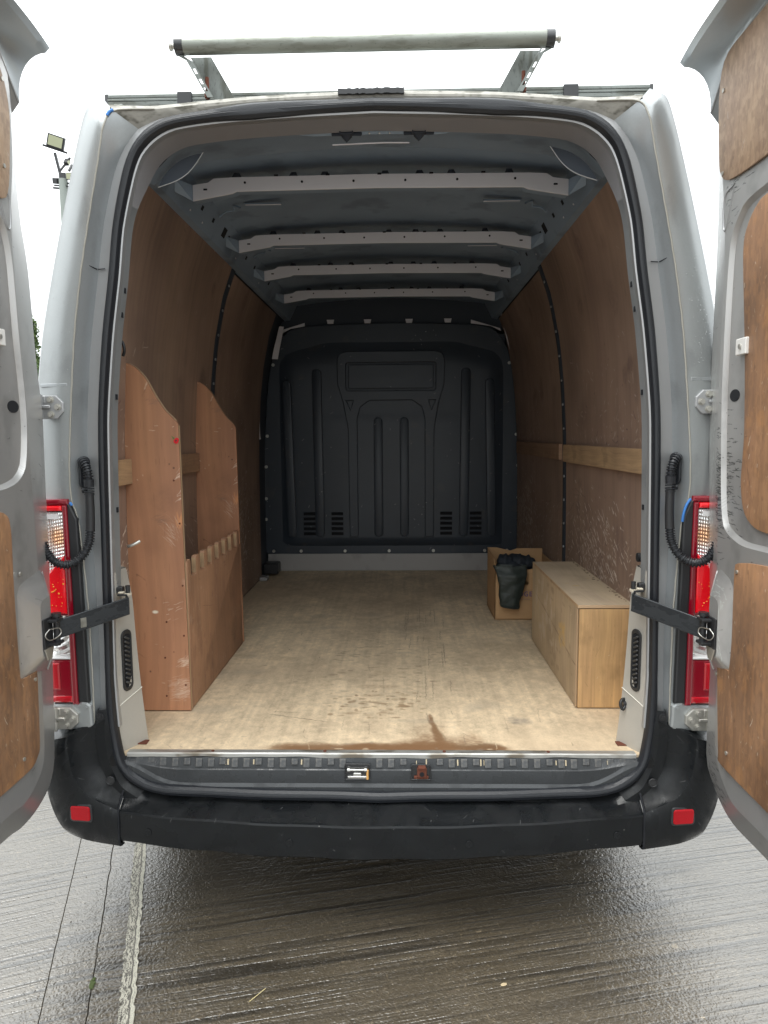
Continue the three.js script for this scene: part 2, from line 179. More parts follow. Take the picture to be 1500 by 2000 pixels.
{
  // silver paint, outside: fine flake and faint dirt; inside: duller
  const f = new Pic(512, 512).fill((u, v) => { const k = 1 + 0.05 * (fbm(u, v, 6, 6, 4, 301) - 0.5) + 0.05 * (vn(u * 256, v * 256, 256, 256, 302) - 0.5) - 0.16 * sm(0.56, 0.8, fbm(u, v, 9, 5, 5, 303)); return [k, k, k * 0.995]; });
  const r = grey(512, 512, (u, v) => 0.36 + 0.22 * fbm(u, v, 7, 7, 5, 305));
  M.silver = phy({ color: rgb(0.355, 0.375, 0.38), map: scaled(f.tex(), 0.8, 0.8), roughnessMap: scaled(r, 0.6, 0.6), roughness: 0.8, metalness: 0.5, clearcoat: 0.35, clearcoatRoughness: 0.2 });
  const g = new Pic(1024, 1024).fill((u, v) => { const k = 1 + 0.12 * (fbm(u, v, 5, 5, 5, 311) - 0.5) - 0.22 * sm(0.55, 0.82, fbm(u, v, 10, 8, 5, 312)); return [0.47 * k, 0.465 * k, 0.455 * k]; });
  wear(g, 21, [[70, 0.005, 0.05, 1.2, [0.07, 0.07, 0.07], 0.65, 0.15, 0.5], [30, 0.005, 0.03, 1, [0.6, 0.6, 0.58], 0.6, 0.3, 1.2]]);
  M.doorMetal = phy({ map: scaled(g.tex(), 0.9, 0.9), roughness: 0.36, metalness: 0.55, clearcoat: 0.5, clearcoatRoughness: 0.2 });
  { const r2 = rng(211); for (let i = 0; i < 260; i++) { const z = 0.115 + 0.13 * r2() * r2(), y = 1.18 + 0.34 * (r2() + r2()) / 2 + (r2() < 0.3 ? 0.25 * (r2() - 0.5) : 0), L = 0.008 + 0.07 * r2() * r2(); g.line(z / 0.9, y / 0.9, (z + L) / 0.9, (y + 0.012 * (r2() - 0.5)) / 0.9, 0.8 + r2(), [0.05, 0.055, 0.055], 0.8, true, i); }
    for (let i = 0; i < 160; i++) { const y = 0.95 + 0.75 * r2(), z = 0.03 + 0.06 * r2(); g.line(z / 0.9, y / 0.9, (z + 0.01) / 0.9, (y + 0.05 * r2()) / 0.9, 1.4, [0.66, 0.72, 0.68], 0.5, true, i + 400); } spots(g, 212, 40, 0.002, 0.012, [0.12, 0.12, 0.11], 0.5); }
  M.doorMetalScraped = phy({ map: scaled(g.tex(), 0.9, 0.9), roughness: 0.38, metalness: 0.55, clearcoat: 0.4, clearcoatRoughness: 0.25 });
  M.headerMetal = std({ color: rgb(0.30, 0.30, 0.315), roughness: 0.45, metalness: 0.2 });
  M.innerSilver = phy({ color: rgb(0.39, 0.395, 0.40), roughness: 0.36, metalness: 0.5, clearcoat: 0.4, clearcoatRoughness: 0.2 });
  M.kick = std({ color: rgb(0.34, 0.33, 0.32), roughness: 0.5, metalness: 0.2, map: M.silver.map });
  M.bowSilver = std({ color: rgb(0.66, 0.65, 0.68), roughness: 0.5, metalness: 0.15 });
  M.channel = phy({ color: rgb(0.40, 0.425, 0.44), map: M.silver.map, roughness: 0.34, metalness: 0.6, clearcoat: 0.5, clearcoatRoughness: 0.2 });
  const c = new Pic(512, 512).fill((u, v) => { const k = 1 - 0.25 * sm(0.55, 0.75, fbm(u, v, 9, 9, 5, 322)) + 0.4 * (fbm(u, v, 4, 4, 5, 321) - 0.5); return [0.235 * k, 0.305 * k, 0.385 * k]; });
  M.ceiling = std({ map: scaled(c.tex(), 1, 1), roughness: 0.5, metalness: 0.1 });  // blue-lifted colour stands in for haze over the upper bay
  M.ceilingDark = std({ color: rgb(0.035, 0.045, 0.06), roughness: 0.6 });
  M.pad = std({ color: rgb(0.03, 0.037, 0.05), roughness: 0.8 });
  const b = new Pic(512, 512).fill((u, v) => { const k = 1 + 0.35 * (fbm(u, v, 4, 4, 5, 331) - 0.5); return [0.031 * k, 0.041 * k, 0.055 * k]; });
  wear(b, 22, [[50, 0.005, 0.035, 0.8, [0.3, 0.3, 0.3], 0.8, 0.3, 1]]); spots(b, 24, 30, 0.01, 0.05, [0.07, 0.066, 0.06], 0.35);
  M.bulk = std({ map: scaled(b.tex(), 1.2, 1.2), roughness: 0.42 });
  const rim = new Pic(512, 512).fill((u, v) => { const m = fbm(u, v, 30, 6, 4, 341), k = 0.75 + 0.5 * fbm(u, v, 12, 12, 4, 342), d = sm(0.42, 0.66, m); return [mix(0.30, 0.10, d) * k, mix(0.29, 0.095, d) * k, mix(0.26, 0.075, d) * k]; });
  M.rim = std({ map: scaled(rim.tex(), 0.7, 0.25), roughness: 0.8 });
}
{
  const b = new Pic(1024, 1024).fill((u, v) => { const k = 0.75 + 0.55 * fbm(u, v, 8, 8, 5, 351), d = sm(0.56, 0.8, fbm(u, v, 12, 5, 5, 352)) * 0.5; return [mix(0.0085 * k, 0.02, d), mix(0.0095 * k, 0.021, d), mix(0.0105 * k, 0.022, d)]; });
  wear(b, 23, [[90, 0.004, 0.04, 0.9, [0.13, 0.13, 0.13], 0.6, 0.1, 0.8], [30, 0.003, 0.012, 1.3, [0.3, 0.29, 0.27], 0.5, 0.1, 1.4]]);
  const r = grey(512, 512, (u, v) => 0.16 + 0.42 * sm(0.35, 0.65, fbm(u, v, 6, 9, 5, 353))), bm = grey(512, 512, (u, v) => vn(u * 200, v * 200, 200, 200, 354) * 0.6 + 0.4 * vn(u * 90, v * 90, 90, 90, 355));
  M.bumper = phy({ specularIntensity: 0.45, map: scaled(b.tex(), 0.9, 0.9), roughnessMap: scaled(r, 0.5, 0.5), roughness: 1, bumpMap: scaled(bm, 0.25, 0.25), bumpScale: 0.0002 });
  M.tread = std({ color: rgb(0.026, 0.029, 0.032), map: null, roughnessMap: scaled(r, 0.3, 0.3), roughness: 1, bumpMap: scaled(bm, 0.25, 0.25), bumpScale: 0.0003 });
  const tp = new Pic(256, 256).fill((u, v) => { const k = fbm(u, v, 8, 8, 4, 357), d = sm(0.5, 0.75, k); return [mix(0.05, 0.13, d), mix(0.054, 0.125, d), mix(0.058, 0.115, d)]; });
  M.treadPad = std({ map: scaled(tp.tex(), 0.2, 0.2), roughness: 0.55 });
  M.rubber = std({ color: rgb(0.012, 0.014, 0.018), roughness: 0.42, bumpMap: scaled(bm, 0.2, 0.2), bumpScale: 0.0004 });
  M.black = std({ color: rgb(0.02, 0.021, 0.023), roughness: 0.4 });
  M.gloss = phy({ color: rgb(0.012, 0.013, 0.015), roughness: 0.22, clearcoat: 0.6 });
  M.strap = std({ color: rgb(0.028, 0.032, 0.036), roughness: 0.38, metalness: 0.3, map: null, roughnessMap: scaled(r, 0.1, 0.1) });
  M.strap.roughness = 0.9;
  M.hole = std({ color: rgb(0.006, 0.007, 0.01), roughness: 0.9 });
  M.white = std({ color: rgb(0.72, 0.71, 0.68), roughness: 0.5 });
  M.tape = std({ color: rgb(0.05, 0.2, 0.55), roughness: 0.6 });
  M.dust = std({ color: rgb(0.45, 0.38, 0.26), roughness: 0.9 });
  M.zinc = std({ color: rgb(0.5, 0.49, 0.45), roughness: 0.38, metalness: 0.75 });
  M.steel = std({ color: rgb(0.6, 0.6, 0.57), roughness: 0.3, metalness: 0.9 });
  const rl = new Pic(1024, 256).fill((u, v) => { const k = 0.85 + 0.3 * fbm(u, v, 16, 20, 4, 366), d = 0.45 * sm(0.5, 0.72, fbm(u, v, 24, 18, 5, 367)), e = vn(u * 160, v * 60, 160, 60, 368) > 0.9 ? 0.75 : 1; return [mix(0.25 * k, 0.14, d) * e, mix(0.265 * k, 0.14, d) * e, mix(0.235 * k, 0.11, d) * e]; });
  M.roller = std({ map: scaled(rl.tex(), 1, 1), roughness: 0.42, metalness: 0.45 });
  const al = new Pic(512, 64).fill((u, v) => { const k = 0.8 + 0.35 * fbm(u, v, 40, 6, 4, 361), d = sm(0.55, 0.8, fbm(u, v, 20, 3, 4, 362)); return [mix(0.44 * k, 0.2, d), mix(0.44 * k, 0.175, d), mix(0.42 * k, 0.14, d)]; });
  M.alu = std({ map: al.tex(), roughness: 0.4, metalness: 0.6 });
  const ga = new Pic(1024, 256).fill((u, v) => { const k = 0.75 + 0.5 * fbm(u, v, 30, 8, 5, 363), d = sm(0.5, 0.72, fbm(u, v, 46, 10, 5, 364)), e = vn(u * 500, v * 120, 500, 120, 365) > 0.82 ? 0.7 : 1; return [mix(0.17 * k, 0.10, d) * e, mix(0.185 * k, 0.105, d) * e, mix(0.175 * k, 0.09, d) * e]; });
  M.galv = std({ map: scaled(ga.tex(), 1, 1), roughness: 0.5, metalness: 0.55 });
  M.rust = std({ color: rgb(0.12, 0.035, 0.018), roughness: 0.85, bumpMap: scaled(plyBump, 0.05, 0.05), bumpScale: 0.001 });
  M.redLens = phy({ color: rgb(0.9, 0.008, 0.018), roughness: 0.16, clearcoat: 1, clearcoatRoughness: 0.06, emissive: rgb(0, 0, 0) });
  M.redDark = phy({ color: rgb(0.22, 0.002, 0.012), roughness: 0.15, clearcoat: 1, clearcoatRoughness: 0.05 });
  M.reflector = phy({ color: rgb(0.36, 0.002, 0.008), roughness: 0.45, specularIntensity: 0.5, clearcoat: 0.1, bumpMap: scaled(bm, 0.12, 0.12), bumpScale: 0.0006 });
  M.chrome = std({ color: rgb(0.85, 0.85, 0.84), roughness: 0.14, metalness: 1 });
  M.redMid = phy({ color: rgb(0.42, 0.003, 0.012), roughness: 0.15, clearcoat: 1, clearcoatRoughness: 0.05 }); M.chromeTint = std({ color: rgb(1, 1, 1), vertexColors: true, roughness: 0.18, metalness: 0.85 });
  M.amber = phy({ color: rgb(0.75, 0.28, 0.06), roughness: 0.2, clearcoat: 0.6 });
  M.clear = phy({ color: rgb(1, 1, 1), transmission: 1, thickness: 0, roughness: 0.03, ior: 1.4 });
  M.lampWhite = std({ color: rgb(0.8, 0.8, 0.8), roughness: 0.3 });
  const cb = new Pic(512, 512).fill((u, v) => { const k = 1 + 0.1 * (fbm(u, v, 4, 60, 4, 371) - 0.5) + 0.2 * (fbm(u, v, 4, 4, 4, 372) - 0.5); return [0.42 * k, 0.255 * k, 0.125 * k]; });
  M.card = std({ map: scaled(cb.tex(), 0.5, 0.5), roughness: 0.8 });
  const jb = grey(256, 256, (u, v) => fbm(u, v, 5, 5, 5, 373));
  M.jacket = std({ color: rgb(0.022, 0.03, 0.026), roughness: 0.55, bumpMap: scaled(jb, 0.25, 0.25), bumpScale: 0.006 });
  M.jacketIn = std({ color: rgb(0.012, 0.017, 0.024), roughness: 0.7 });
}
// ---------------------------------------------------------------- shape helpers
function tag(o, label, category, group) { o.userData.label = label; o.userData.category = category; if (group) o.userData.group = group; return o; }
function thing(name, label, category, pos = [0, 0, 0], turn = 0, group) { const o = new THREE.Group(); o.name = name; scene.add(o); o.position.set(...pos); o.rotation.y = turn; return tag(o, label, category, group); }
function part(name, geo, mat, parent, label) {
  if (Array.isArray(geo)) geo = mergeGeometries(geo.map(g => { g = g.index ? g.toNonIndexed() : g; for (const k of Object.keys(g.attributes)) if (!['position', 'normal', 'uv'].includes(k)) g.deleteAttribute(k); return g; }));
  const m = new THREE.Mesh(geo, mat); m.name = name; m.castShadow = m.receiveShadow = true; parent.add(m); if (label) m.userData.label = label; return m;
}
const V = (...a) => new THREE.Vector3(...a);
// Catmull-Rom through rows of numbers (any width), by row index
function cr(rows, n, closed = false) {
  const m = rows.length, k = rows[0].length, out = [], seg = closed ? m : m - 1, cnt = closed ? n : n + 1;
  const L = [0]; for (let i = 0; i < seg; i++) { let d = 0; const a = rows[i], b = rows[(i + 1) % m]; for (let q = 0; q < Math.min(k, 3); q++) d += (a[q] - b[q]) ** 2; L.push(L[i] + Math.sqrt(Math.sqrt(d)) * 0.5 + Math.sqrt(d)); }
  for (let s = 0; s < cnt; s++) {
    const g = s / n * L[seg]; let i = 0; while (i < seg - 1 && L[i + 1] < g) i++;
    const t = Math.min(1, (g - L[i]) / (L[i + 1] - L[i] || 1)), at = j => closed ? rows[((j % m) + m) % m] : rows[Math.min(m - 1, Math.max(0, j))];
    const a = at(i - 1), b = at(i), c = at(i + 1), e = at(i + 2), t2 = t * t, t3 = t2 * t;
    const w = [-0.5 * t3 + t2 - 0.5 * t, 1.5 * t3 - 2.5 * t2 + 1, -1.5 * t3 + 2 * t2 + 0.5 * t, 0.5 * t3 - 0.5 * t2];
    // tension: mix with the straight segment so that corners do not overshoot
    out.push(Array.from({ length: k }, (_, q) => 0.75 * (w[0] * a[q] + w[1] * b[q] + w[2] * c[q] + w[3] * e[q]) + 0.25 * (b[q] + (c[q] - b[q]) * t)));
  }
  return out;
}
// grid[i][j] = [x, y, z]; uv in metres
function gridGeo(grid, { crease = 0.55, closeI = false, flip = false } = {}) {
  const I = grid.length, J = grid[0].length, pos = [], uv = [], idx = []; let lu = 0;
  for (let i = 0; i < I; i++) { let lv = 0; if (i) lu += Math.hypot(...grid[i][J >> 1].map((q, k) => q - grid[i - 1][J >> 1][k])); for (let j = 0; j < J; j++) { if (j) lv += Math.hypot(...grid[i][j].map((q, k) => q - grid[i][j - 1][k])); pos.push(...grid[i][j]); uv.push(lv, lu); } }
  for (let i = 0; i < (closeI ? I : I - 1); i++) for (let j = 0; j < J - 1; j++) { const a = i * J + j, b = a + 1, c = ((i + 1) % I) * J + j, d = c + 1; flip ? idx.push(a, b, c, b, d, c) : idx.push(a, c, b, b, c, d); }
  const g = new THREE.BufferGeometry(); g.setAttribute('position', new THREE.Float32BufferAttribute(pos, 3)); g.setAttribute('uv', new THREE.Float32BufferAttribute(uv, 2)); g.setIndex(idx);
  if (crease) return toCreasedNormals(g, crease); g.computeVertexNormals(); return g;
}
// stations: rows of K points flattened; resampled along the rows
function stationGeo(st, n, o = {}) { const K = st[0].length, rows = cr(st.map(r => r.flat()), n); return gridGeo(rows.map(r => Array.from({ length: K }, (_, k) => [r[3 * k], r[3 * k + 1], r[3 * k + 2]])), o); }
const mir = st => st.map(r => r.map(p => [-p[0], p[1], p[2]]));
function mirGeo(g) { const c = g.clone(); c.scale(-1, 1, 1); if (c.index) { const a = c.index.array; for (let i = 0; i < a.length; i += 3) { const t = a[i]; a[i] = a[i + 1]; a[i + 1] = t; } } else for (const k in c.attributes) { const at = c.attributes[k], s = at.itemSize, a = at.array; for (let i = 0; i < at.count; i += 3) for (let q = 0; q < s; q++) { const t = a[i * s + q]; a[i * s + q] = a[(i + 1) * s + q]; a[(i + 1) * s + q] = t; } } return c; }
// uv in metres by the dominant normal axis; turn = true lays the grain (v) along x / z instead of y
function boxUV(g, turn = false, off = [0, 0]) {
  if (g.index) g = g.toNonIndexed(); const p = g.attributes.position, n = g.attributes.normal, uv = new Float32Array(p.count * 2);
  for (let i = 0; i < p.count; i++) {
    const ax = Math.abs(n.getX(i)), ay = Math.abs(n.getY(i)), az = Math.abs(n.getZ(i)); let a, b;
    if (ax >= ay && ax >= az) { a = p.getZ(i); b = p.getY(i); } else if (ay >= az) { a = p.getX(i); b = p.getZ(i); } else { a = p.getX(i); b = p.getY(i); }
    if (turn) [a, b] = [b, a]; uv[2 * i] = a + off[0]; uv[2 * i + 1] = b + off[1];
  }
  g.setAttribute('uv', new THREE.BufferAttribute(uv, 2)); return g;
}
function rbox(w, h, d, x, y, z, r = 0.003, turn = false, off) { const g = new RoundedBoxGeometry(w, h, d, 2, Math.min(r, w / 2.01, h / 2.01, d / 2.01)); g.translate(x, y, z); return boxUV(g, turn, off); }
function cyl(r, h, x, y, z, axis = 'y', n = 20, r2 = r) { const g = new THREE.CylinderGeometry(r2, r, h, n); if (axis === 'x') g.rotateZ(Math.PI / 2); if (axis === 'z') g.rotateX(Math.PI / 2); g.translate(x, y, z); return g.toNonIndexed(); }
function bar(a, b, w, t, r = 0.002) {                               // flat bar from a to b: w tall, t thick
  const A = V(...a), B = V(...b), d = B.clone().sub(A), L = d.length(); const g = new RoundedBoxGeometry(L, w, t, 2, Math.min(r, t / 2.01)); d.normalize();
  const up = V(0, 1, 0), zz = d.clone().cross(up).normalize(), yy = zz.clone().cross(d); const m = new THREE.Matrix4().makeBasis(d, yy, zz).setPosition(A.add(B).multiplyScalar(0.5)); g.applyMatrix4(m); return boxUV(g);
}
function tube(pts, r, n = 60, m = 12) { return new THREE.TubeGeometry(new THREE.CatmullRomCurve3(pts.map(p => V(...p)), false, 'centripetal'), n, r, m, false).toNonIndexed(); }
function ribbed(pts, r, ridge, pitch, m = 14) {                     // corrugated hose
  const c = new THREE.CatmullRomCurve3(pts.map(p => V(...p)), false, 'centripetal'), L = c.getLength(), n = Math.ceil(L / pitch * 6), F = c.computeFrenetFrames(n, false), grid = [];
  for (let i = 0; i <= n; i++) { const p = c.getPointAt(i / n), k = r + ridge * (Math.sin(i / 6 * Math.PI * 2) > 0 ? 1 : 0); grid.push(Array.from({ length: m + 1 }, (_, j) => { const a = j / m * Math.PI * 2; return [p.x + k * (Math.cos(a) * F.normals[i].x + Math.sin(a) * F.binormals[i].x), p.y + k * (Math.cos(a) * F.normals[i].y + Math.sin(a) * F.binormals[i].y), p.z + k * (Math.cos(a) * F.normals[i].z + Math.sin(a) * F.binormals[i].z)]; })); }
  return gridGeo(grid, { crease: 0.7 });
}
function extr(pts, depth, { bevel = 0.002, holes = [] } = {}) {     // polygon in x, y extruded along +z
  const s = new THREE.Shape(pts.map(p => new THREE.Vector2(...p))); for (const h of holes) s.holes.push(new THREE.Path(h.map(p => new THREE.Vector2(...p))));
  const g = new THREE.ExtrudeGeometry(s, { depth: depth - 2 * bevel, bevelEnabled: bevel > 0, bevelSize: bevel, bevelThickness: bevel, bevelSegments: 2, bevelOffset: -bevel, curveSegments: 8 }); g.translate(0, 0, bevel); return g;
}
function rrect(x0, y0, x1, y1, r, n = 6) { const o = []; for (const [cx, cy, a] of [[x1 - r, y0 + r, -Math.PI / 2], [x1 - r, y1 - r, 0], [x0 + r, y1 - r, Math.PI / 2], [x0 + r, y0 + r, Math.PI]]) for (let i = 0; i <= n; i++) o.push([cx + r * Math.cos(a + i / n * Math.PI / 2), cy + r * Math.sin(a + i / n * Math.PI / 2)]); return o; }
// plate lying in the z, y plane (a door panel): polygon in [z, y], from depth x going inwards (towards the centre) by t
function sidePlate(pts, s, x, t, o = {}) { const g = extr(pts, t, o), p = g.attributes.position, q = []; for (let i = 0; i < p.count; i++) { const z = p.getX(i), y = p.getY(i), d = p.getZ(i); p.setXYZ(i, s * (x - d), y, z); } g.computeVertexNormals(); const c = toCreasedNormals(g, 0.6); return boxUV(s > 0 ? c : c); }
function hexBolt(x, y, z, r = 0.009, h = 0.009, axis = 'z') { return mergeGeometries([cyl(r * 1.35, 0.003, x, y, z + 0.0015, axis, 18), cyl(r, h, x, y, z + 0.003 + h / 2, axis, 6)]); }
// ---------------------------------------------------------------- ground
{
  const N = 2048, S = 2.4;                                          // wet brushed concrete, 2.4 m tile, grooves along u
  const groove = (u, v) => {
    const w = v + 0.0012 * Math.sin(u * 2 * Math.PI) + (fbm(u, v, 2, 6, 3, 401) - 0.5) * 0.006;
    const a = vn(u * 5, w * 240, 5, 240, 402), b = vn(u * 6, w * 130, 6, 130, 403), c = vn(u * 9, w * 460, 9, 460, 404), e = vn(u * 14, w * 700, 14, 700, 409);
    return Math.min(sm(0.12, 0.40, a), sm(0.05, 0.26, b), sm(0.15, 0.5, c) * 0.6 + 0.4) * (0.72 + 0.28 * sm(0.2, 0.7, e));
  };
  const gr = new Float32Array(N * N), H = new Pic(N, N);
  H.fill((u, v) => {
    const g = groove(u, v), i = Math.min(N - 1, Math.floor(u * N)), j = Math.min(N - 1, Math.floor(v * N));
    const dep = sm(0.30, 0.52, fbm(u, v, 4, 5, 4, 405)), grain = vn(u * 640, v * 640, 640, 640, 406), grain2 = vn(u * 260, v * 260, 260, 260, 407);
    const l = mix(0.55 + 0.45 * g, g, dep); gr[j * N + i] = l;
    const h = 0.40 * l + 0.27 * grain + 0.24 * grain2 + 0.16 * fbm(u, v, 24, 24, 3, 408) - (grain2 > 0.92 ? 0.12 : 0);
    return [h, h, h];
  });
  const col = new Pic(N, N).fill((u, v) => {
    const l = gr[Math.min(N - 1, Math.floor(v * N)) * N + Math.min(N - 1, Math.floor(u * N))];
    const m = fbm(u, v, 5, 5, 5, 411), sp = vn(u * 520, v * 520, 520, 520, 412), sp2 = vn(u * 190, v * 190, 190, 190, 413);
    let k = mix(0.36, 1.1, l) * (0.75 + 0.5 * m); const sp3 = vn(u * 330, v * 330, 330, 330, 416); if (sp3 > 0.88) k *= 1.6; if (sp3 < 0.1) k *= 0.6; if (sp > 0.9) k *= 1.7; if (sp2 > 0.955) k *= 2.1; if (sp < 0.06) k *= 0.6;
    return [0.066 * k, 0.053 * k, 0.035 * k];
  });
  const rough = new Pic(1024, 1024).fill((u, v) => { const k = 0.22 + 0.2 * fbm(u, v, 9, 9, 5, 414) + 0.08 * vn(u * 300, v * 300, 300, 300, 415); return [k, k, k]; });
  const hb = H.tex(false), cm = col.tex(), rm = rough.tex(false);
  M.concrete = phy({ ior: 2.15, map: scaled(cm, S, S), bumpMap: scaled(hb, S, S), bumpScale: 0.0042, roughnessMap: scaled(rm, S, S), roughness: 1 });
  // the smoother strip between the joints
  const h2 = new Pic(1024, 1024).fill((u, v) => { const h = 0.45 * fbm(u, v, 14, 14, 4, 421) + 0.35 * vn(u * 130, v * 130, 130, 130, 422) + 0.3 * vn(u * 300, v * 300, 300, 300, 423) + 0.35 * sm(0.05, 0.3, vn(u * 3, v * 70, 3, 70, 424)); return [h, h, h]; });
  const c2 = new Pic(1024, 1024).fill((u, v) => { const k = (0.7 + 0.5 * fbm(u, v, 5, 5, 5, 425)) * (vn(u * 260, v * 260, 260, 260, 426) > 0.92 ? 1.5 : 1); return [0.10 * k, 0.092 * k, 0.076 * k]; });
  M.concreteSmooth = phy({ ior: 1.9, map: scaled(c2.tex(), 1.2, 1.2), bumpMap: scaled(h2.tex(false), 1.2, 1.2), bumpScale: 0.0034, roughnessMap: scaled(rm, 1.7, 1.7), roughness: 1 });
  const lp = new Pic(256, 1024).fill((u, v) => { const n = fbm(u, v, 14, 60, 4, 431), n2 = vn(u * 40, v * 400, 40, 400, 432), a = u < 0.62 ? sm(0.40, 0.58, n * 0.6 + n2 * 0.4) * 0.85 : u < 0.72 ? 0.15 * n2 : 0.9 * sm(0.2, 0.5, n * 0.6 + n2 * 0.4); return [mix(0.09, 0.66, a), mix(0.08, 0.63, a), mix(0.065, 0.52, a)]; });
  M.line = std({ map: scaled(lp.tex(), 1, 1), roughness: 0.45, bumpMap: scaled(h2.tex(false), 0.6, 0.6), bumpScale: 0.003 });

  const TH = 0.3054, yard = new THREE.Group(); yard.name = 'ground'; yard.rotation.y = TH; yard.userData.kind = 'structure'; scene.add(yard);
  // slabs in the yard's own frame: a across, b along the joints
  const edge = (a, amp, seed, rough) => b => a + amp * (fbm(b / 16 + 2, 0.37, 128, 4, 4, seed) - 0.5) + rough * (vn(b * 60 + 4000, 0.5, 8192, 4, seed) - 0.5);
  const crack = edge(-0.846, 0.009, 501, 0.004), joint = edge(-0.965, 0.003, 502, 0.0012), lim = 90, bs = [];
  for (let b = -lim; b < -3; b += 3) bs.push(b); for (let b = -3; b <= 3; b += 0.012) bs.push(b); for (let b = 6; b <= lim; b += 3) bs.push(b);
  function slab(L, R, mat, psi) {
    const cp = Math.cos(psi), sp = Math.sin(psi);
    const pos = [], uv = [], idx = [], n = bs.length;
    bs.forEach((b, i) => { const l = L(b), r = R(b), c = 0.0012; for (const [a, y] of [[l, -0.04], [l, -c], [l + c, 0], [r - c, 0], [r, -c], [r, -0.04]]) { pos.push(a, y, b); uv.push(a * cp - b * sp, a * sp + b * cp); } if (i) for (let k = 0; k < 5; k++) { const q = (i - 1) * 6 + k; idx.push(q, q + 6, q + 1, q + 1, q + 6, q + 7); } });
    const g = new THREE.BufferGeometry(); g.setAttribute('position', new THREE.Float32BufferAttribute(pos, 3)); g.setAttribute('uv', new THREE.Float32BufferAttribute(uv, 2)); g.setIndex(idx);
    part('slab', toCreasedNormals(g, 0.3), mat, yard);
  }
  slab(b => crack(b) + 0.0009, () => lim, M.concrete, -0.077); slab(b => joint(b) + 0.0006, b => crack(b) - 0.0009, M.concrete, 0.05); slab(() => -lim, b => joint(b) - 0.0006, M.concrete, 0.09);
  const r = rng(61);
  { // worn painted line
    const pos = [], uv = [], idx = [], lb = []; for (let b = -8; b <= 3; b += 0.004) lb.push(b);
    lb.forEach((b, i) => { const l = -0.768 + 0.010 * (vn(b * 55 + 900, 0.5, 8192, 4, 505) - 0.5) + 0.006 * (vn(b * 190 + 900, 0.5, 8192, 4, 507) - 0.5), e = -0.728 + 0.007 * (vn(b * 70 + 900, 0.5, 8192, 4, 506) - 0.5); pos.push(l, 0.004, b, e, 0.004, b); uv.push(0, b / 0.8, 1, b / 0.8); if (i) { const q = (i - 1) * 2; idx.push(q, q + 2, q + 1, q + 1, q + 2, q + 3); } });
    const g = new THREE.BufferGeometry(); g.setAttribute('position', new THREE.Float32BufferAttribute(pos, 3)); g.setAttribute('uv', new THREE.Float32BufferAttribute(uv, 2)); g.setIndex(idx); g.computeVertexNormals();
    part('painted_line', g, M.line, yard, 'worn white painted line');
  }
  // moss in the crack and grit lying about
  const moss = [], grit = [];
  for (let i = 0; i < 60; i++) { const b = 0.06 + 0.02 * (r() + r() - 1), s = 0.002 + 0.003 * r(); const g = new THREE.IcosahedronGeometry(s, 0); g.translate(crack(b) + 0.01 * (r() - 0.5), 0.001, b); moss.push(g); }
  part('moss', moss, std({ color: rgb(0.05, 0.07, 0.02), roughness: 0.9 }), yard).userData.kind = 'stuff';
  for (let i = 0; i < 130; i++) { const s = 0.0012 + 0.003 * r() * r() * r(); const g = new THREE.IcosahedronGeometry(s, 0); g.scale(1, 0.6, 1); g.rotateY(r() * 6); g.translate(-1.3 + 3 * r(), s * 0.4, -0.6 + 1.3 * r()); grit.push(g); }
  part('grit', grit, std({ color: rgb(0.06, 0.05, 0.04), roughness: 0.8 }), yard).userData.kind = 'stuff';
  const land = part('land', new THREE.CircleGeometry(1200, 64).rotateX(-Math.PI / 2).translate(0, -0.035, 0), std({ color: rgb(0.07, 0.065, 0.055), roughness: 0.9 }), scene); land.userData.kind = 'structure';
}
// ---------------------------------------------------------------- the van
const van = thing('cargo_van', 'silver panel van with both rear doors open on its plywood lined load bay', 'van');
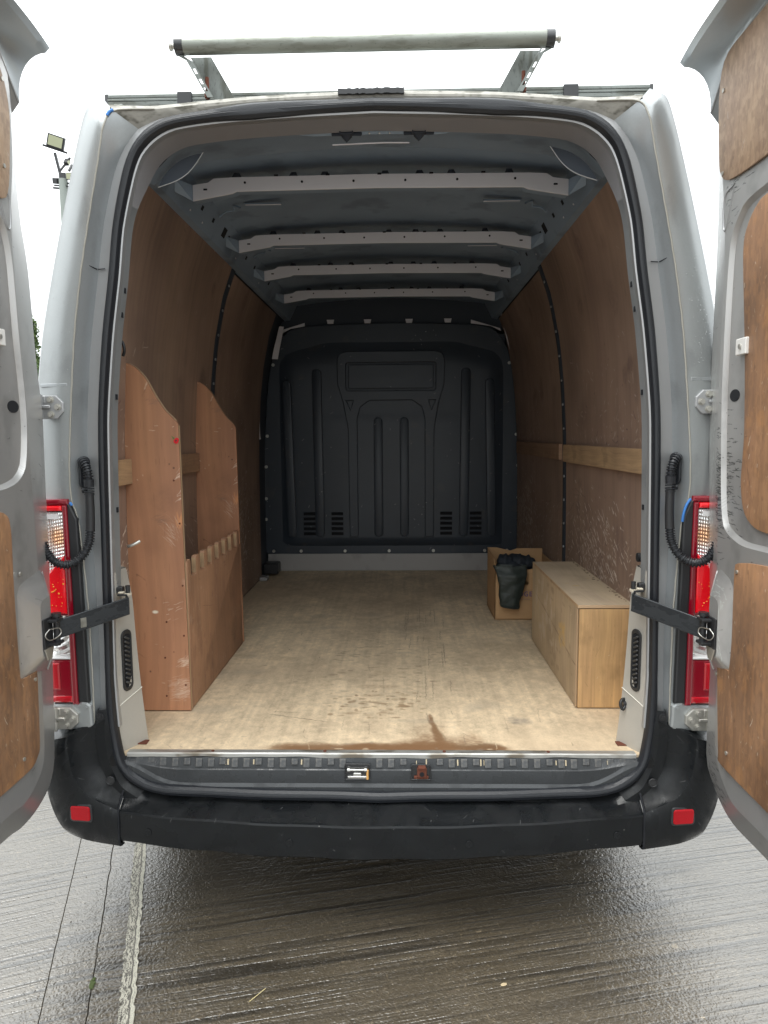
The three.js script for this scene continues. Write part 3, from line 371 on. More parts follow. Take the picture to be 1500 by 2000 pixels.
// right half of the rear end from the top centre round to the foot of the pillar:
// [seal outer edge, channel floor, outer corner line, quarter bulge, body side]
const ST = [
  [[0, 2.437, 0], [0, 2.441, -0.004], [0, 2.452, 0], [0, 2.470, -0.02], [0, 2.492, -0.12]],
  [[0.31, 2.426, 0], [0.31, 2.431, -0.004], [0.31, 2.444, 0], [0.31, 2.461, -0.02], [0.31, 2.486, -0.12]],
  [[0.46, 2.412, 0], [0.465, 2.418, -0.005], [0.48, 2.433, 0], [0.485, 2.450, -0.02], [0.49, 2.478, -0.12]],
  [[0.585, 2.393, 0], [0.595, 2.401, -0.006], [0.62, 2.420, 0.004], [0.63, 2.437, -0.015], [0.64, 2.468, -0.11]],
  [[0.651, 2.36, 0], [0.672, 2.372, -0.008], [0.728, 2.408, 0.026], [0.752, 2.436, 0.0], [0.775, 2.462, -0.09]],
  [[0.69, 2.315, 0], [0.715, 2.322, -0.01], [0.754, 2.36, 0.04], [0.795, 2.41, 0.018], [0.822, 2.44, -0.09]],
  [[0.717, 2.25, 0], [0.748, 2.252, -0.01], [0.772, 2.275, 0.04], [0.835, 2.33, 0.02], [0.854, 2.36, -0.09]],
  [[0.752, 2.105, 0], [0.787, 2.105, -0.01], [0.806, 2.12, 0.04], [0.880, 2.16, 0.02], [0.906, 2.17, -0.09]],
  [[0.772, 1.96, 0], [0.810, 1.96, -0.01], [0.838, 1.965, 0.04], [0.922, 1.97, 0.02], [0.956, 1.97, -0.09]],
  [[0.799, 1.79, 0], [0.838, 1.79, -0.01], [0.866, 1.79, 0.04], [0.954, 1.79, 0.02], [0.997, 1.79, -0.09]],
  [[0.821, 1.574, 0], [0.861, 1.574, -0.01], [0.888, 1.574, 0.04], [0.978, 1.574, 0.02], [1.028, 1.574, -0.09]],
  [[0.827, 1.426, 0], [0.867, 1.426, -0.01], [0.900, 1.426, 0.04], [0.985, 1.426, 0.02], [1.035, 1.426, -0.09]],
  [[0.829, 1.325, 0], [0.868, 1.325, -0.01], [0.902, 1.325, 0.036], [0.985, 1.325, 0.02], [1.036, 1.325, -0.09]],
  [[0.830, 1.24, 0], [0.866, 1.24, -0.01], [0.886, 1.24, 0.028], [0.985, 1.24, -0.01], [1.036, 1.24, -0.09]],
  [[0.833, 1.0, 0], [0.862, 1.0, -0.01], [0.874, 1.0, 0.024], [0.985, 1.0, -0.01], [1.036, 1.0, -0.09]],
  [[0.836, 0.836, 0], [0.862, 0.836, -0.01], [0.872, 0.836, 0.024], [0.985, 0.836, -0.01], [1.035, 0.836, -0.09]],
  [[0.839, 0.729, 0], [0.864, 0.729, -0.01], [0.872, 0.729, 0.024], [0.985, 0.729, -0.005], [1.034, 0.729, -0.09]],
  [[0.838, 0.59, 0], [0.866, 0.59, -0.01], [0.874, 0.59, 0.024], [0.98, 0.59, 0.0], [1.03, 0.59, -0.09]],
];
{
  const sur = ST.map(r => [r[0], [(r[0][0] + r[1][0]) / 2, (r[0][1] + r[1][1]) / 2, r[1][2] * 0.5], r[1], [r[1][0] * 0.5 + r[2][0] * 0.5, r[1][1] * 0.5 + r[2][1] * 0.5, r[2][2] * 0.35], r[2]]);
  // the light strip beside the seal and the darker channel wall that the door closes into
  const strip = sur.map(r => [r[0], r[1], r[2]]), chan = sur.map(r => [r[2], r[3], r[4]]);
  for (const [st, nm, mt] of [[strip, 'door_flange', M.innerSilver], [chan.slice(4), 'door_channel', M.channel], [chan.slice(0, 5), 'rain_channel', M.rim]]) { part(nm, [stationGeo(st, 120), stationGeo(mir(st), 120)], mt, van); }
  const q = ST.slice(4).map(r => [r[2], [r[2][0] + 0.012, r[2][1] + 0.006, r[2][2] + 0.001], [(r[2][0] + r[3][0]) / 2, (r[2][1] + r[3][1]) / 2, (r[2][2] + r[3][2]) / 2 + 0.003], [mix(r[2][0], r[4][0], 0.82), mix(r[2][1], r[4][1], 0.82), mix(r[2][2], r[4][2], 0.24)], [mix(r[2][0], r[4][0], 0.93), mix(r[2][1], r[4][1], 0.93), mix(r[2][2], r[4][2], 0.42)], [mix(r[2][0], r[4][0], 0.985), mix(r[2][1], r[4][1], 0.985), mix(r[2][2], r[4][2], 0.66)], [r[4][0], r[4][1], r[4][2]]]);
  for (const s of [1, -1]) part('rear_quarter', stationGeo(s > 0 ? q : mir(q), 160, { crease: 0.9 }), M.silver, van);
  const rim = ST.slice(0, 5).map(r => [r[2], r[3], r[4]]); part('roof_rim', [stationGeo(rim, 60), stationGeo(mir(rim), 60)], M.rim, van, 'roof edge above the door opening, grey with dirt and moss');
  // sealant along the outer corner
  for (const s of [1, -1]) { const c = cr(ST.slice(3).map(r => r[2]), 90).map((p, i) => [s * (p[0] + 0.0005 * Math.sin(i * 2.1)), p[1], p[2] + 0.001]); part('weld_seam', tube(c, 0.0026, 220, 7), std({ color: rgb(0.33, 0.32, 0.28), roughness: 0.5 }), van); }
  // body sides and roof, on to the cab and the nose
  const prof = [...ST.map(r => r[4]), [1.02, 0.42, -0.09], [0.98, 0.33, -0.09]];
  const secs = [[-0.09, 9, 1], [-0.14, 9, 1.0], [-1.2, 9, 1], [-3.3, 9, 1], [-3.75, 2.42, 0.98], [-4.45, 1.72, 0.97], [-5.0, 1.42, 0.93], [-5.35, 1.05, 0.86]];
  const body = prof.map(p => secs.map(([z, top, k]) => [p[0] * k, Math.min(p[1] + (z < -0.1 && z > -3.5 && p[1] > 2.3 ? 0.02 : 0), top), z + (p[1] > 2.4 && z === -0.09 ? -0.03 : 0)]));
  const bm = [...mir(body).reverse(), ...body.slice(1)];
  part('body_shell', gridGeo(bm, { crease: 0.6 }), M.silver, van);
  part('nose', [boxUV(extr([[-0.86, 0.33], [0.86, 0.33], [0.86, 1.0], [-0.86, 1.0]], 0.05).translate(0, 0, -5.37))], M.bumper, van);
  part('underbody', [rbox(1.9, 0.16, 5.0, 0, 0.43, -2.75, 0.02), rbox(0.5, 0.12, 2.2, 0.1, 0.3, -2.4, 0.03), cyl(0.05, 1.6, 0, 0.34, -0.95, 'x'), rbox(0.5, 0.2, 0.6, -0.62, 0.27, -0.55, 0.05), cyl(0.34, 0.2, 0.15, 0.26, -0.55, 'y', 40), rbox(0.3, 0.16, 0.5, 0.72, 0.28, -0.45, 0.04)], M.black, van);  // low drum and blocks near the rear added, unseen, to cut light under the bumper
  for (const [x, z] of [[0.86, -0.95], [-0.86, -0.95], [0.86, -4.35], [-0.86, -4.35]]) {
    const w = new THREE.Group(); w.name = 'wheel'; van.add(w);
    part('tyre', new THREE.TorusGeometry(0.245, 0.1, 14, 40).rotateY(Math.PI / 2).translate(x, 0.345, z), M.rubber, w); part('rim', [cyl(0.185, 0.14, x, 0.345, z, 'x', 28), cyl(0.06, 0.17, x, 0.345, z, 'x', 16)], M.zinc, w);
  }
  // door seal: one rubber tube right round the opening
  const so = [[0, 2.437], [0.31, 2.426], [0.46, 2.412], [0.585, 2.393], [0.651, 2.360], [0.69, 2.315], [0.717, 2.25], [0.752, 2.105], [0.772, 1.96], [0.799, 1.79], [0.821, 1.574], [0.827, 1.426], [0.830, 1.2], [0.836, 0.836], [0.839, 0.729], [0.838, 0.608], [0.819, 0.51], [0.774, 0.447], [0.69, 0.410], [0.49, 0.395], [0, 0.381]];
  const si = [[0, 2.405], [0.23, 2.397], [0.43, 2.386], [0.562, 2.370], [0.622, 2.343], [0.664, 2.301], [0.69, 2.24], [0.726, 2.10], [0.745, 1.96], [0.772, 1.79], [0.796, 1.574], [0.802, 1.426], [0.807, 1.2], [0.815, 0.836], [0.815, 0.729], [0.810, 0.608], [0.788, 0.51], [0.75, 0.469], [0.673, 0.435], [0.47, 0.424], [0, 0.415]];
  const A = cr(so, 110), B = cr(si, 110), ring = [];
  for (let i = 0; i < A.length; i++) { const lo = sm(0.6, 0.4, (A[i][1] + B[i][1]) / 2); ring.push([(A[i][0] + B[i][0]) / 2, (A[i][1] + B[i][1]) / 2, 0.004 + 0.024 * lo, Math.hypot(A[i][0] - B[i][0], A[i][1] - B[i][1]) / 2]); }
  const full = [...ring, ...ring.slice(1, -1).reverse().map(p => [-p[0], p[1], p[2], p[3]])], g = [];
  for (let i = 0; i < full.length; i++) {
    const p = full[i], a = full[(i + full.length - 1) % full.length], b = full[(i + 1) % full.length], tx = b[0] - a[0], ty = b[1] - a[1], L = Math.hypot(tx, ty), nx = ty / L, ny = -tx / L;
    // D section with a fold line along its back
    g.push([[-1, -0.35], [-0.95, 0.5], [-0.6, 1.05], [-0.15, 1.2], [-0.06, 1.17], [0.04, 1.2], [0.6, 1.05], [0.95, 0.5], [1, -0.35]].map(([o, d]) => [p[0] - nx * o * p[3], p[1] - ny * o * p[3], p[2] + d * 0.016 + 0.0015 * Math.sin(i * 0.7) * (p[1] < 0.42 ? 1.3 : 0.3)]));
  }
  part('door_seal', gridGeo(g, { closeI: true, crease: 0.5 }), M.rubber, van, 'black rubber seal around the rear opening');
  // inner flange behind the seal: pale lip, then the return into the bay
  const F = cr(si.slice(0, 16), 100), shr = (p, k) => { const dy = p[1] - 1.45, dx = p[0]; const q = Math.max(Math.abs(dx) / 0.8, Math.abs(dy) / 0.95); return [p[0] * (1 - k / 0.8 * Math.min(1, 0.3 + Math.abs(dx))), p[1] - Math.sign(dy) * k * sm(0.7, 0.93, dy)]; };
  const lip = F.map(p => { const a = shr(p, 0.001), b = shr(p, 0.006); return [[a[0], a[1], 0.004], [b[0], b[1], 0.003], [b[0], b[1], -0.02]]; });
  const ret = F.map(p => { const b = shr(p, 0.006), c = shr(p, 0.009), e = shr(p, 0.012), dz = mix(0.045, 0.1, sm(2.12, 2.30, p[1])); return [[b[0], b[1], -0.02], [c[0], c[1], mix(-0.02, -dz, 0.5)], [e[0], e[1], -dz]]; });
  part('inner_lip', gridGeo([...mir(lip).reverse(), ...lip.slice(1)]), M.innerSilver, van); { const k = ret.findIndex(q => q[0][1] < 2.17); for (const q of [ret.slice(k), mir(ret.slice(k))]) part('inner_flange', gridGeo(q), M.channel, van); part('header_flange', gridGeo([...mir(ret.slice(0, k + 1)).reverse(), ...ret.slice(1, k + 1)]), M.headerMetal, van); }
  // square slots in the flange
  const sl = []; for (const s of [1, -1]) for (const y of [1.86, 1.93, 1.62, 1.28]) { const i = F.findIndex(p => p[1] < y), p = shr(F[i], 0.011); sl.push(rbox(0.004, 0.016, 0.01, s * (p[0] - 0.0005), y, -0.034, 0.001)); } part('flange_slot', sl, M.hole, van);
  // pressed pads on the channel wall, the split line below the top corner
  for (const s of [1, -1]) for (const y of [1.915, 1.815, 1.705]) { const x = 0.838 + (1.965 - y) * 0.125 - 0.003; const b = rbox(0.016, 0.05, 0.008, 0, 0, 0, 0.003); b.rotateY(-s * 1.0); b.translate(s * (x + 0.006), y, 0.017); part('pressed_pad', b, M.channel, van); }
  for (const s of [1, -1]) part('panel_gap', [bar([s * 0.782, 1.985, 0.0035], [s * 0.806, 1.985, -0.004], 0.003, 0.003), bar([s * 0.808, 1.985, -0.004], [s * 0.828, 1.993, 0.026], 0.003, 0.003)], M.hole, van);
  // step across the quarter above the hinge
  for (const s of [1, -1]) part('quarter_step', bar([s * 0.894, 1.652, 0.0395], [s * 0.985, 1.652, 0.0145], 0.010, 0.004, 0.0015), M.channel, van);
  // scraps of blue tape where the lamps meet the bodywork
  part('masking_tape', [tube([[0.903, 1.312, 0.047], [0.893, 1.296, 0.046], [0.886, 1.272, 0.044], [0.884, 1.245, 0.04]], 0.004, 20, 6)], M.tape, van, 'strip of blue masking tape beside the right tail lamp');
  part('masking_tape', [tube([[-0.902, 1.31, 0.047], [-0.896, 1.302, 0.047]], 0.004, 8, 6)], M.tape, van, 'scrap of blue masking tape beside the left tail lamp');
  part('masking_tape', [tube([[-0.728, 2.409, 0.030], [-0.738, 2.402, 0.033], [-0.744, 2.392, 0.035]], 0.0045, 10, 6)], M.tape, van, 'scrap of blue masking tape at the top left corner');
  // rubber block on the roof edge
  { const g = new THREE.BoxGeometry(0.185, 0.014, 0.06, 40, 3, 4), p = g.attributes.position, r = rng(8); for (let i = 0; i < p.count; i++) { const n = 0.0018 * (vn(p.getX(i) * 160 + 50, p.getZ(i) * 60 + 50, 999, 999, 9) - 0.5); p.setY(i, p.getY(i) + n * 1.6); p.setZ(i, p.getZ(i) + n); } g.computeVertexNormals(); g.translate(-0.008, 2.456, -0.02); part('roof_pad', g, M.black, van, 'black crumbling rubber block on the roof edge'); }
}
// inside ------------------------------------------------------------------
const WALL = [[0.892, 0.50], [0.892, 0.9], [0.890, 1.2], [0.884, 1.5], [0.868, 1.75], [0.845, 1.95], [0.80, 2.165], [0.735, 2.345]];
const wallX = y => { for (let i = 0; i < WALL.length - 1; i++) if (y <= WALL[i + 1][1]) return mix(WALL[i][0], WALL[i + 1][0], (y - WALL[i][1]) / (WALL[i + 1][1] - WALL[i][1])); return 0.735; };
function liner(s, z0, z1, y0, y1, inset, n = 26) {                   // a curved board against the wall, 9 mm thick
  const P = []; for (let i = 0; i <= n; i++) { const y = mix(y0, y1, i / n); P.push([wallX(y) - inset, y]); }
  const grid = P.map(([x, y]) => [[s * (x + 0.009), y, z0], [s * x, y, z0 - 0.001], [s * x, y, mix(z0, z1, 0.5)], [s * x, y, z1 + 0.001], [s * (x + 0.009), y, z1]]);
  const g = gridGeo(grid, { crease: 0.4 }); const p = g.attributes.position, uv = g.attributes.uv; for (let i = 0; i < p.count; i++) uv.setXY(i, p.getZ(i) * 1 + s * 0.37, p.getY(i) - 0.45); return g;
}
{
  const inner = WALL.map(([x, y]) => [[x + 0.022, y, -0.055], [x + 0.022, y, -3.1]]);
  for (const s of [1, -1]) part('side_wall', gridGeo(s > 0 ? inner : mir(inner)), M.ceilingDark, van);
  for (const s of [1, -1]) {
    part('wall_lining', liner(s, -0.062, -1.435, 0.53, 2.315, 0.004), M.lining, van, s > 0 ? 'rear plywood lining of the right wall' : 'rear plywood lining of the left wall');
    part('wall_lining', liner(s, -1.535, s > 0 ? -2.98 : -2.72, 0.53, 2.30, -0.002), M.lining, van, s > 0 ? 'front plywood lining of the right wall' : 'front plywood lining of the left wall');
    // dark pillar between the boards with its trim clips
    const pil = WALL.map(([x, y]) => [[x + 0.010, y, -1.43], [x - 0.004, y, -1.455], [x - 0.004, y, -1.515], [x + 0.010, y, -1.54]]);
    part('wall_pillar', gridGeo(cr(pil.map(r => (s > 0 ? r : r.map(p => [-p[0], p[1], p[2]])).flat()), 40).map(r => [0, 1, 2, 3].map(k => r.slice(3 * k, 3 * k + 3)))), M.ceilingDark, van);
    for (let y = 0.7; y < 2.3; y += 0.118) part('trim_clip', cyl(0.0065, 0.006, s * (wallX(y) - 0.006), y, -1.475, 'x', 12), M.innerSilver, van);
  }
  // battens
  const bat = (s, z0, z1, y0, y1, x, m, l) => part('batten', rbox(0.018, y1 - y0, z0 - z1, s * x, (y0 + y1) / 2, (z0 + z1) / 2, 0.002, true, [0.1, 0.2]), m, van, l);
  bat(1, -0.07, -1.425, 1.365, 1.448, 0.873, M.batten, 'pale batten along the right wall'); bat(1, -1.55, -2.9, 1.37, 1.45, 0.88, M.battenDark);
  bat(-1, -0.07, -0.333, 1.34, 1.425, 0.866, M.batten, 'short end of the batten behind the shelf on the left wall'); bat(-1, -0.362, -1.19, 1.34, 1.425, 0.873, M.battenDark);
  // load floor with its aluminium edge
  part('floor_panel', (() => { const g = new THREE.BoxGeometry(1.8, 0.018, 3.06).toNonIndexed(); g.translate(0, 0.513, -1.53); const p = g.attributes.position, uv = g.attributes.uv; for (let i = 0; i < p.count; i++) uv.setXY(i, (p.getX(i) + 0.9) / 1.8, (p.getZ(i) + 3.06) / 3.06); return g; })(), M.floorPly, van, 'stained plywood load floor');
  M.floorPly.map.wrapS = M.floorPly.map.wrapT = THREE.ClampToEdgeWrapping;
  part('edge_strip', [(() => { const n = 60, grid = []; for (let i = 0; i <= n; i++) { const x = mix(-0.785, 0.785, i / n), w = 0.0022 * Math.sin(x * 9) * Math.sin(x * 31) + (Math.abs(x) < 0.25 ? -0.003 * Math.cos(x * 6.28) : 0); grid.push([[x, 0.5245, -0.022], [x, 0.5255, 0.002], [x, 0.5225 + w * 0.3, 0.005], [x, 0.5135 + w, 0.0055], [x, 0.511 + w, 0.001]]); } const g = gridGeo(grid, { crease: 0.4 }), uv = g.attributes.uv; for (let i = 0; i < uv.count; i++) uv.setXY(i, uv.getY(i) / 1.6, uv.getX(i) * 10); return g; })()], M.alu, van);
  for (const x of [-0.52, -0.17, 0.2, 0.52]) part('rivet', cyl(0.005, 0.003, x, 0.526, -0.009), M.rust, van);
  for (const s of [1, -1]) part('corner_dirt', rbox(0.03, 0.004, 0.03, s * 0.762, 0.5245, -0.075, 0.002), M.rust, van);
  // sill: ribbed tread, then a face dropping to the seal
  const sill = []; for (let i = 0; i <= 60; i++) { const x = mix(-0.80, 0.80, i / 60), e = sm(0.56, 0.80, Math.abs(x)), yb = 0.432 + 0.075 * e * e; sill.push([[x, 0.514, -0.002], [x, 0.512, 0.004], [x, mix(0.480, 0.505, e * e), 0.016], [x, Math.min(mix(0.477, 0.503, e * e), 0.5), 0.019], [x, yb + 0.004, 0.020], [x, yb - 0.006, 0.026], [x, yb - 0.03, 0.028]]); }
  part('sill', gridGeo(sill, { crease: 0.35 }), M.tread, van, 'black plastic sill below the load floor');
  const r = rng(14); for (let i = 0; i < 41; i++) { const x = -0.745 + i * 0.0372 + 0.002 * (r() - 0.5), e = sm(0.56, 0.80, Math.abs(x)), long = i % 3 !== 1; if (Math.abs(x + 0.055) < 0.05 || Math.abs(x - 0.128) < 0.045) continue; const hh = (long ? 0.027 : 0.019) * (1 - 0.55 * e * e) + 0.002 * r(), g = rbox(0.021, hh, 0.006, 0, 0, 0, 0.0028); g.rotateX(-0.36); g.translate(x, 0.5105 - hh / 2 + 0.001 * e, 0.0105 - 0.004 * e); part('tread_pad', g, M.treadPad, van); }
  part('sill_dust', Array.from({ length: 24 }, () => { const x = -0.75 + 1.5 * r(); const g = rbox(0.0015 + 0.003 * r(), 0.010 + 0.01 * r(), 0.003, 0, 0, 0, 0.0006); g.rotateX(-0.36); return g.translate(x, 0.499, 0.0095); }), M.dust, van).userData.kind = 'stuff';
  // two latch pockets
  const pocket = (x0, x1, y0, y1) => part('latch_pocket', [rbox(x1 - x0, y1 - y0, 0.004, (x0 + x1) / 2, (y0 + y1) / 2, 0.0185, 0.001), rbox(x1 - x0 + 0.006, 0.003, 0.01, (x0 + x1) / 2, y0, 0.022, 0.001), rbox(0.003, y1 - y0, 0.01, x0, (y0 + y1) / 2, 0.022, 0.001), rbox(0.003, y1 - y0, 0.01, x1, (y0 + y1) / 2, 0.022, 0.001)], M.gloss, van);
  pocket(-0.105, -0.030, 0.452, 0.499); pocket(0.098, 0.156, 0.452, 0.497);
  part('door_striker', [cyl(0.0035, 0.052, -0.068, 0.482, 0.026, 'x'), cyl(0.006, 0.008, -0.094, 0.482, 0.026, 'x'), cyl(0.006, 0.008, -0.042, 0.482, 0.026, 'x'), rbox(0.060, 0.008, 0.008, -0.068, 0.458, 0.023, 0.002), rbox(0.026, 0.016, 0.006, -0.068, 0.464, 0.0225, 0.005)], M.steel, van);
  part('striker_clip', rbox(0.007, 0.03, 0.008, -0.0365, 0.467, 0.026, 0.002), std({ color: rgb(0.6, 0.33, 0.1), roughness: 0.6 }), van, 'orange plastic tab beside the striker');
  part('rusty_latch', [rbox(0.03, 0.03, 0.016, 0.13, 0.474, 0.024, 0.004), rbox(0.024, 0.008, 0.02, 0.13, 0.491, 0.026, 0.003), rbox(0.045, 0.01, 0.008, 0.128, 0.458, 0.023, 0.003)], M.rust, van, 'rusty latch block in the sill'); part('latch_hole', cyl(0.007, 0.002, 0.13, 0.472, 0.0335, 'z'), M.hole, van);
  // painted return panels at the foot of the pillars, each with a vent grille
  for (const s of [1, -1]) {
    const st = [[0.50, 0.806, 0.752], [0.53, 0.808, 0.755], [0.60, 0.812, 0.762], [0.72, 0.814, 0.772], [0.85, 0.813, 0.780], [0.98, 0.811, 0.786], [1.03, 0.809, 0.792], [1.09, 0.807, 0.803]].map(([y, a, b]) => [[s * a, y, 0.0], [s * (a - 0.004), y, -0.008], [s * mix(a, b, 0.5), y, -0.05], [s * b, y, -0.1], [s * (b + 0.012), y, -0.112], [s * 0.90, y, -0.115]]);
    const rp = part('return_panel', stationGeo(st, 40), std({ color: rgb(0.42, 0.40, 0.36), roughness: 0.5, metalness: 0.15, map: M.silver.map }), van);
    const vg = new THREE.Group(); vg.name = 'vent_grille'; van.add(vg);
    // the grille lies on the sloping panel: local x runs into the bay
    const ang = Math.atan2(0.028, 0.09), loc = g => { g.rotateY(s > 0 ? -(Math.PI / 2 - ang) : Math.PI / 2 - ang); g.translate(s * 0.7925, 0.803, -0.05); return g; };
    const fr = extr(rrect(-0.023, -0.098, 0.023, 0.098, 0.02), 0.006, { bevel: 0.002, holes: [rrect(-0.016, -0.086, 0.016, 0.086, 0.014)] }); fr.translate(0, 0, -0.003); part('frame', loc(boxUV(fr)), M.black, vg);
    part('backing', loc(extr(rrect(-0.017, -0.087, 0.017, 0.087, 0.014), 0.002, { bevel: 0 }).translate(0, 0, -0.002)), M.hole, vg);
    for (let k = 0; k < 11; k++) { const b = new RoundedBoxGeometry(0.034, 0.006, 0.006, 1, 0.002); b.rotateZ(s * 0.5); b.rotateX(0.5); b.translate(0, -0.072 + k * 0.0144, 0.002); part('slat', loc(b), std({ color: rgb(0.05, 0.05, 0.05), roughness: 0.6 }), vg); }
    part('panel_joint', bar([s * 0.8135, 0.665, -0.0005], [s * 0.767, 0.70, -0.098], 0.002, 0.003), std({ color: rgb(0.7, 0.68, 0.6), roughness: 0.6 }), van);
  }
  part('tie_hook', [tube([[0.774, 0.665, -0.09], [0.762, 0.664, -0.08], [0.757, 0.652, -0.075], [0.765, 0.636, -0.075], [0.773, 0.645, -0.08]], 0.005, 24, 8), cyl(0.009, 0.01, 0.772, 0.652, -0.085, 'x')], M.black, van, 'black hook on the right return panel');
  part('tie_hook', [tube([[-0.80, 1.155, -0.12], [-0.79, 1.157, -0.10], [-0.772, 1.164, -0.10], [-0.758, 1.172, -0.11]], 0.005, 24, 8)], M.zinc, van, 'metal hook behind the left pillar'); part('tie_hook', tube([[-0.80, 1.80, -0.12], [-0.785, 1.79, -0.11], [-0.78, 1.765, -0.11], [-0.787, 1.75, -0.115]], 0.0045, 20, 8), M.black, van, 'thin black hook high on the left pillar');
  part('side_button', cyl(0.014, 0.012, 0.803, 1.12, -0.08, 'x', 16), M.black, van);
}
{ // ceiling
  const sk = []; for (let i = 0; i <= 24; i++) { const x = mix(-0.70, 0.70, i / 24), y = 2.462 - 0.05 * (x / 0.70) ** 2; const row = []; for (let j = 0; j <= 30; j++) row.push([x, y, mix(-0.1, -3.1, j / 30)]); sk.push(row); }
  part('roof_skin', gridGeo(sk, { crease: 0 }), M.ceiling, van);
  // header behind the seal, with its deeper pocket for the latch keepers
  const hd = []; for (let i = 0; i <= 60; i++) { const x = mix(-0.69, 0.69, i / 60), a = Math.abs(x), top = a < 0.56 ? 2.392 - 0.030 * (a / 0.56) ** 2 : 2.362 - 0.11 * ((a - 0.56) / 0.13) ** 1.4, pk = sm(0.27, 0.18, a); hd.push([[x, top, -0.1], [x, top + 0.004, -0.108], [x, top + 0.010 - 0.012 * pk, -0.118], [x, top + 0.016 - 0.010 * pk, -0.14], [x, top + 0.024 - 0.004 * pk, -0.18], [x, Math.max(top + 0.05, 2.445 - 0.06 * (a / 0.69) ** 2), -0.36]]); }
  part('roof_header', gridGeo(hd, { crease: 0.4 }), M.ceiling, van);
  for (const x of [-0.086, 0.128]) part('latch_keeper', [rbox(0.042, 0.018, 0.02, x, 2.394, -0.108, 0.003), rbox(0.09, 0.012, 0.006, x, 2.390, -0.112, 0.004), new THREE.ConeGeometry(0.022, 0.022, 4).rotateX(Math.PI).rotateY(Math.PI / 4).translate(x, 2.376, -0.112).toNonIndexed(), tube([[x - 0.018, 2.394, -0.094], [x - 0.018, 2.385, -0.092], [x + 0.018, 2.385, -0.092], [x + 0.018, 2.394, -0.094]], 0.0018, 14, 6)], M.pad, van);
  for (const x of [-0.03, 0.0, 0.03]) part('header_stud', new THREE.SphereGeometry(0.003, 8, 6).translate(x + 0.012, 2.386, -0.1), M.steel, van);
  part('header_bead', [tube([[-0.13, 2.368, -0.134], [0.02, 2.372, -0.134], [0.10, 2.371, -0.134]], 0.0022, 20, 6)], M.bowSilver, van);
  for (const s of [1, -1]) { const c = []; for (let i = 0; i <= 14; i++) { const t = i / 14, a = mix(0.1, 1.25, t); c.push([[s * (0.50 + 0.165 * Math.sin(a)), 2.20 + 0.145 * Math.cos(a), -0.115], [s * (0.50 + 0.165 * Math.sin(a) - 0.030 * Math.sin(Math.PI * t) - 0.001), 2.20 + 0.145 * Math.cos(a) - 0.034 * Math.sin(Math.PI * t), -0.114]]); } part('corner_opening', gridGeo(c), M.ceilingDark, van); part('corner_bead', tube(c.map(q => [q[1][0], q[1][1], -0.11]), 0.0016, 30, 6), M.innerSilver, van); }
  // cant rails with their openings
  for (const s of [1, -1]) {
    const rl = [[-0.12], [-1.0], [-2.0], [-3.1]].map(([z]) => [[s * 0.66, 2.425, z], [s * 0.672, 2.40, z], [s * 0.70, 2.345, z], [s * 0.716, 2.315, z], [s * 0.752, 2.31, z]]);
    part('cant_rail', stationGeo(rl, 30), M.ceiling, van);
    for (const z of [-0.27, -0.36, -0.43, -0.72, -0.88, -1.06, -1.14, -1.5, -1.7, -2.1]) { const b = rbox(0.004, z === -0.27 || z === -1.06 ? 0.04 : 0.018, z === -0.27 || z === -1.06 ? 0.05 : 0.022, 0, 0, 0, 0.0018); b.rotateZ(s * 0.47); b.translate(s * 0.6865, 2.372, z); part('rail_opening', b, M.hole, van); }
    for (const z of [-0.62, -0.78, -1.35, -1.9]) part('rail_stud', cyl(0.004, 0.004, s * 0.705, 2.335, z, 'x', 10), M.bowSilver, van);
  }
  // roof bows
  const bow = z => {
    const top = [[-0.655, 2.376], [-0.600, 2.384], [-0.580, 2.397], [-0.52, 2.400], [0, 2.404], [0.52, 2.400], [0.580, 2.397], [0.600, 2.384], [0.655, 2.376]], bot = [[0.655, 2.322], [0.515, 2.345], [0.50, 2.352], [0, 2.357], [-0.50, 2.352], [-0.515, 2.345], [-0.655, 2.322]];
    const b = new THREE.Group(); b.name = 'roof_bow'; van.add(b);
    part('face', boxUV(extr([...top, ...bot].reverse(), 0.008, { bevel: 0.0018 }).translate(0, 0, z - 0.008)), M.bowSilver, b);
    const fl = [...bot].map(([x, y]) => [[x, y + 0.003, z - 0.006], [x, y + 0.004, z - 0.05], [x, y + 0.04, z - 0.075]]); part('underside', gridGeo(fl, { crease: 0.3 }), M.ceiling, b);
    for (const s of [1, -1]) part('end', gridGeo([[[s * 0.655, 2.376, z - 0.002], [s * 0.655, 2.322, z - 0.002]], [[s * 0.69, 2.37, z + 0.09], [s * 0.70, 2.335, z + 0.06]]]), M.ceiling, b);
    for (const x of [-0.47, -0.27, -0.09, 0.09, 0.27, 0.47]) part('hole', cyl(0.0042, 0.003, x, 2.381, z + 0.0005, 'z', 12), M.hole, b);
    for (const s of [1, -1]) part('hole', rbox(0.014, 0.006, 0.003, s * 0.61, 2.36, z + 0.0005, 0.0012), M.hole, b);
    for (const x of [-0.36, -0.18, 0, 0.18, 0.36]) part('notch', rbox(0.014, 0.006, 0.004, x, 2.4035, z + 0.001, 0.001), M.hole, b);
    for (const x of [-0.5, -0.3, -0.19, 0.02, 0.14, 0.25, 0.45]) { const g = new THREE.CylinderGeometry(0.013, 0.022, 0.016, 4, 1); g.rotateY(Math.PI / 4); g.scale(1, 1, 1.2); g.translate(x, 2.409, z - 0.02); part('pad', g, M.pad, b); }
  };
  [-0.48, -1.2, -1.8, -2.45].forEach(bow);
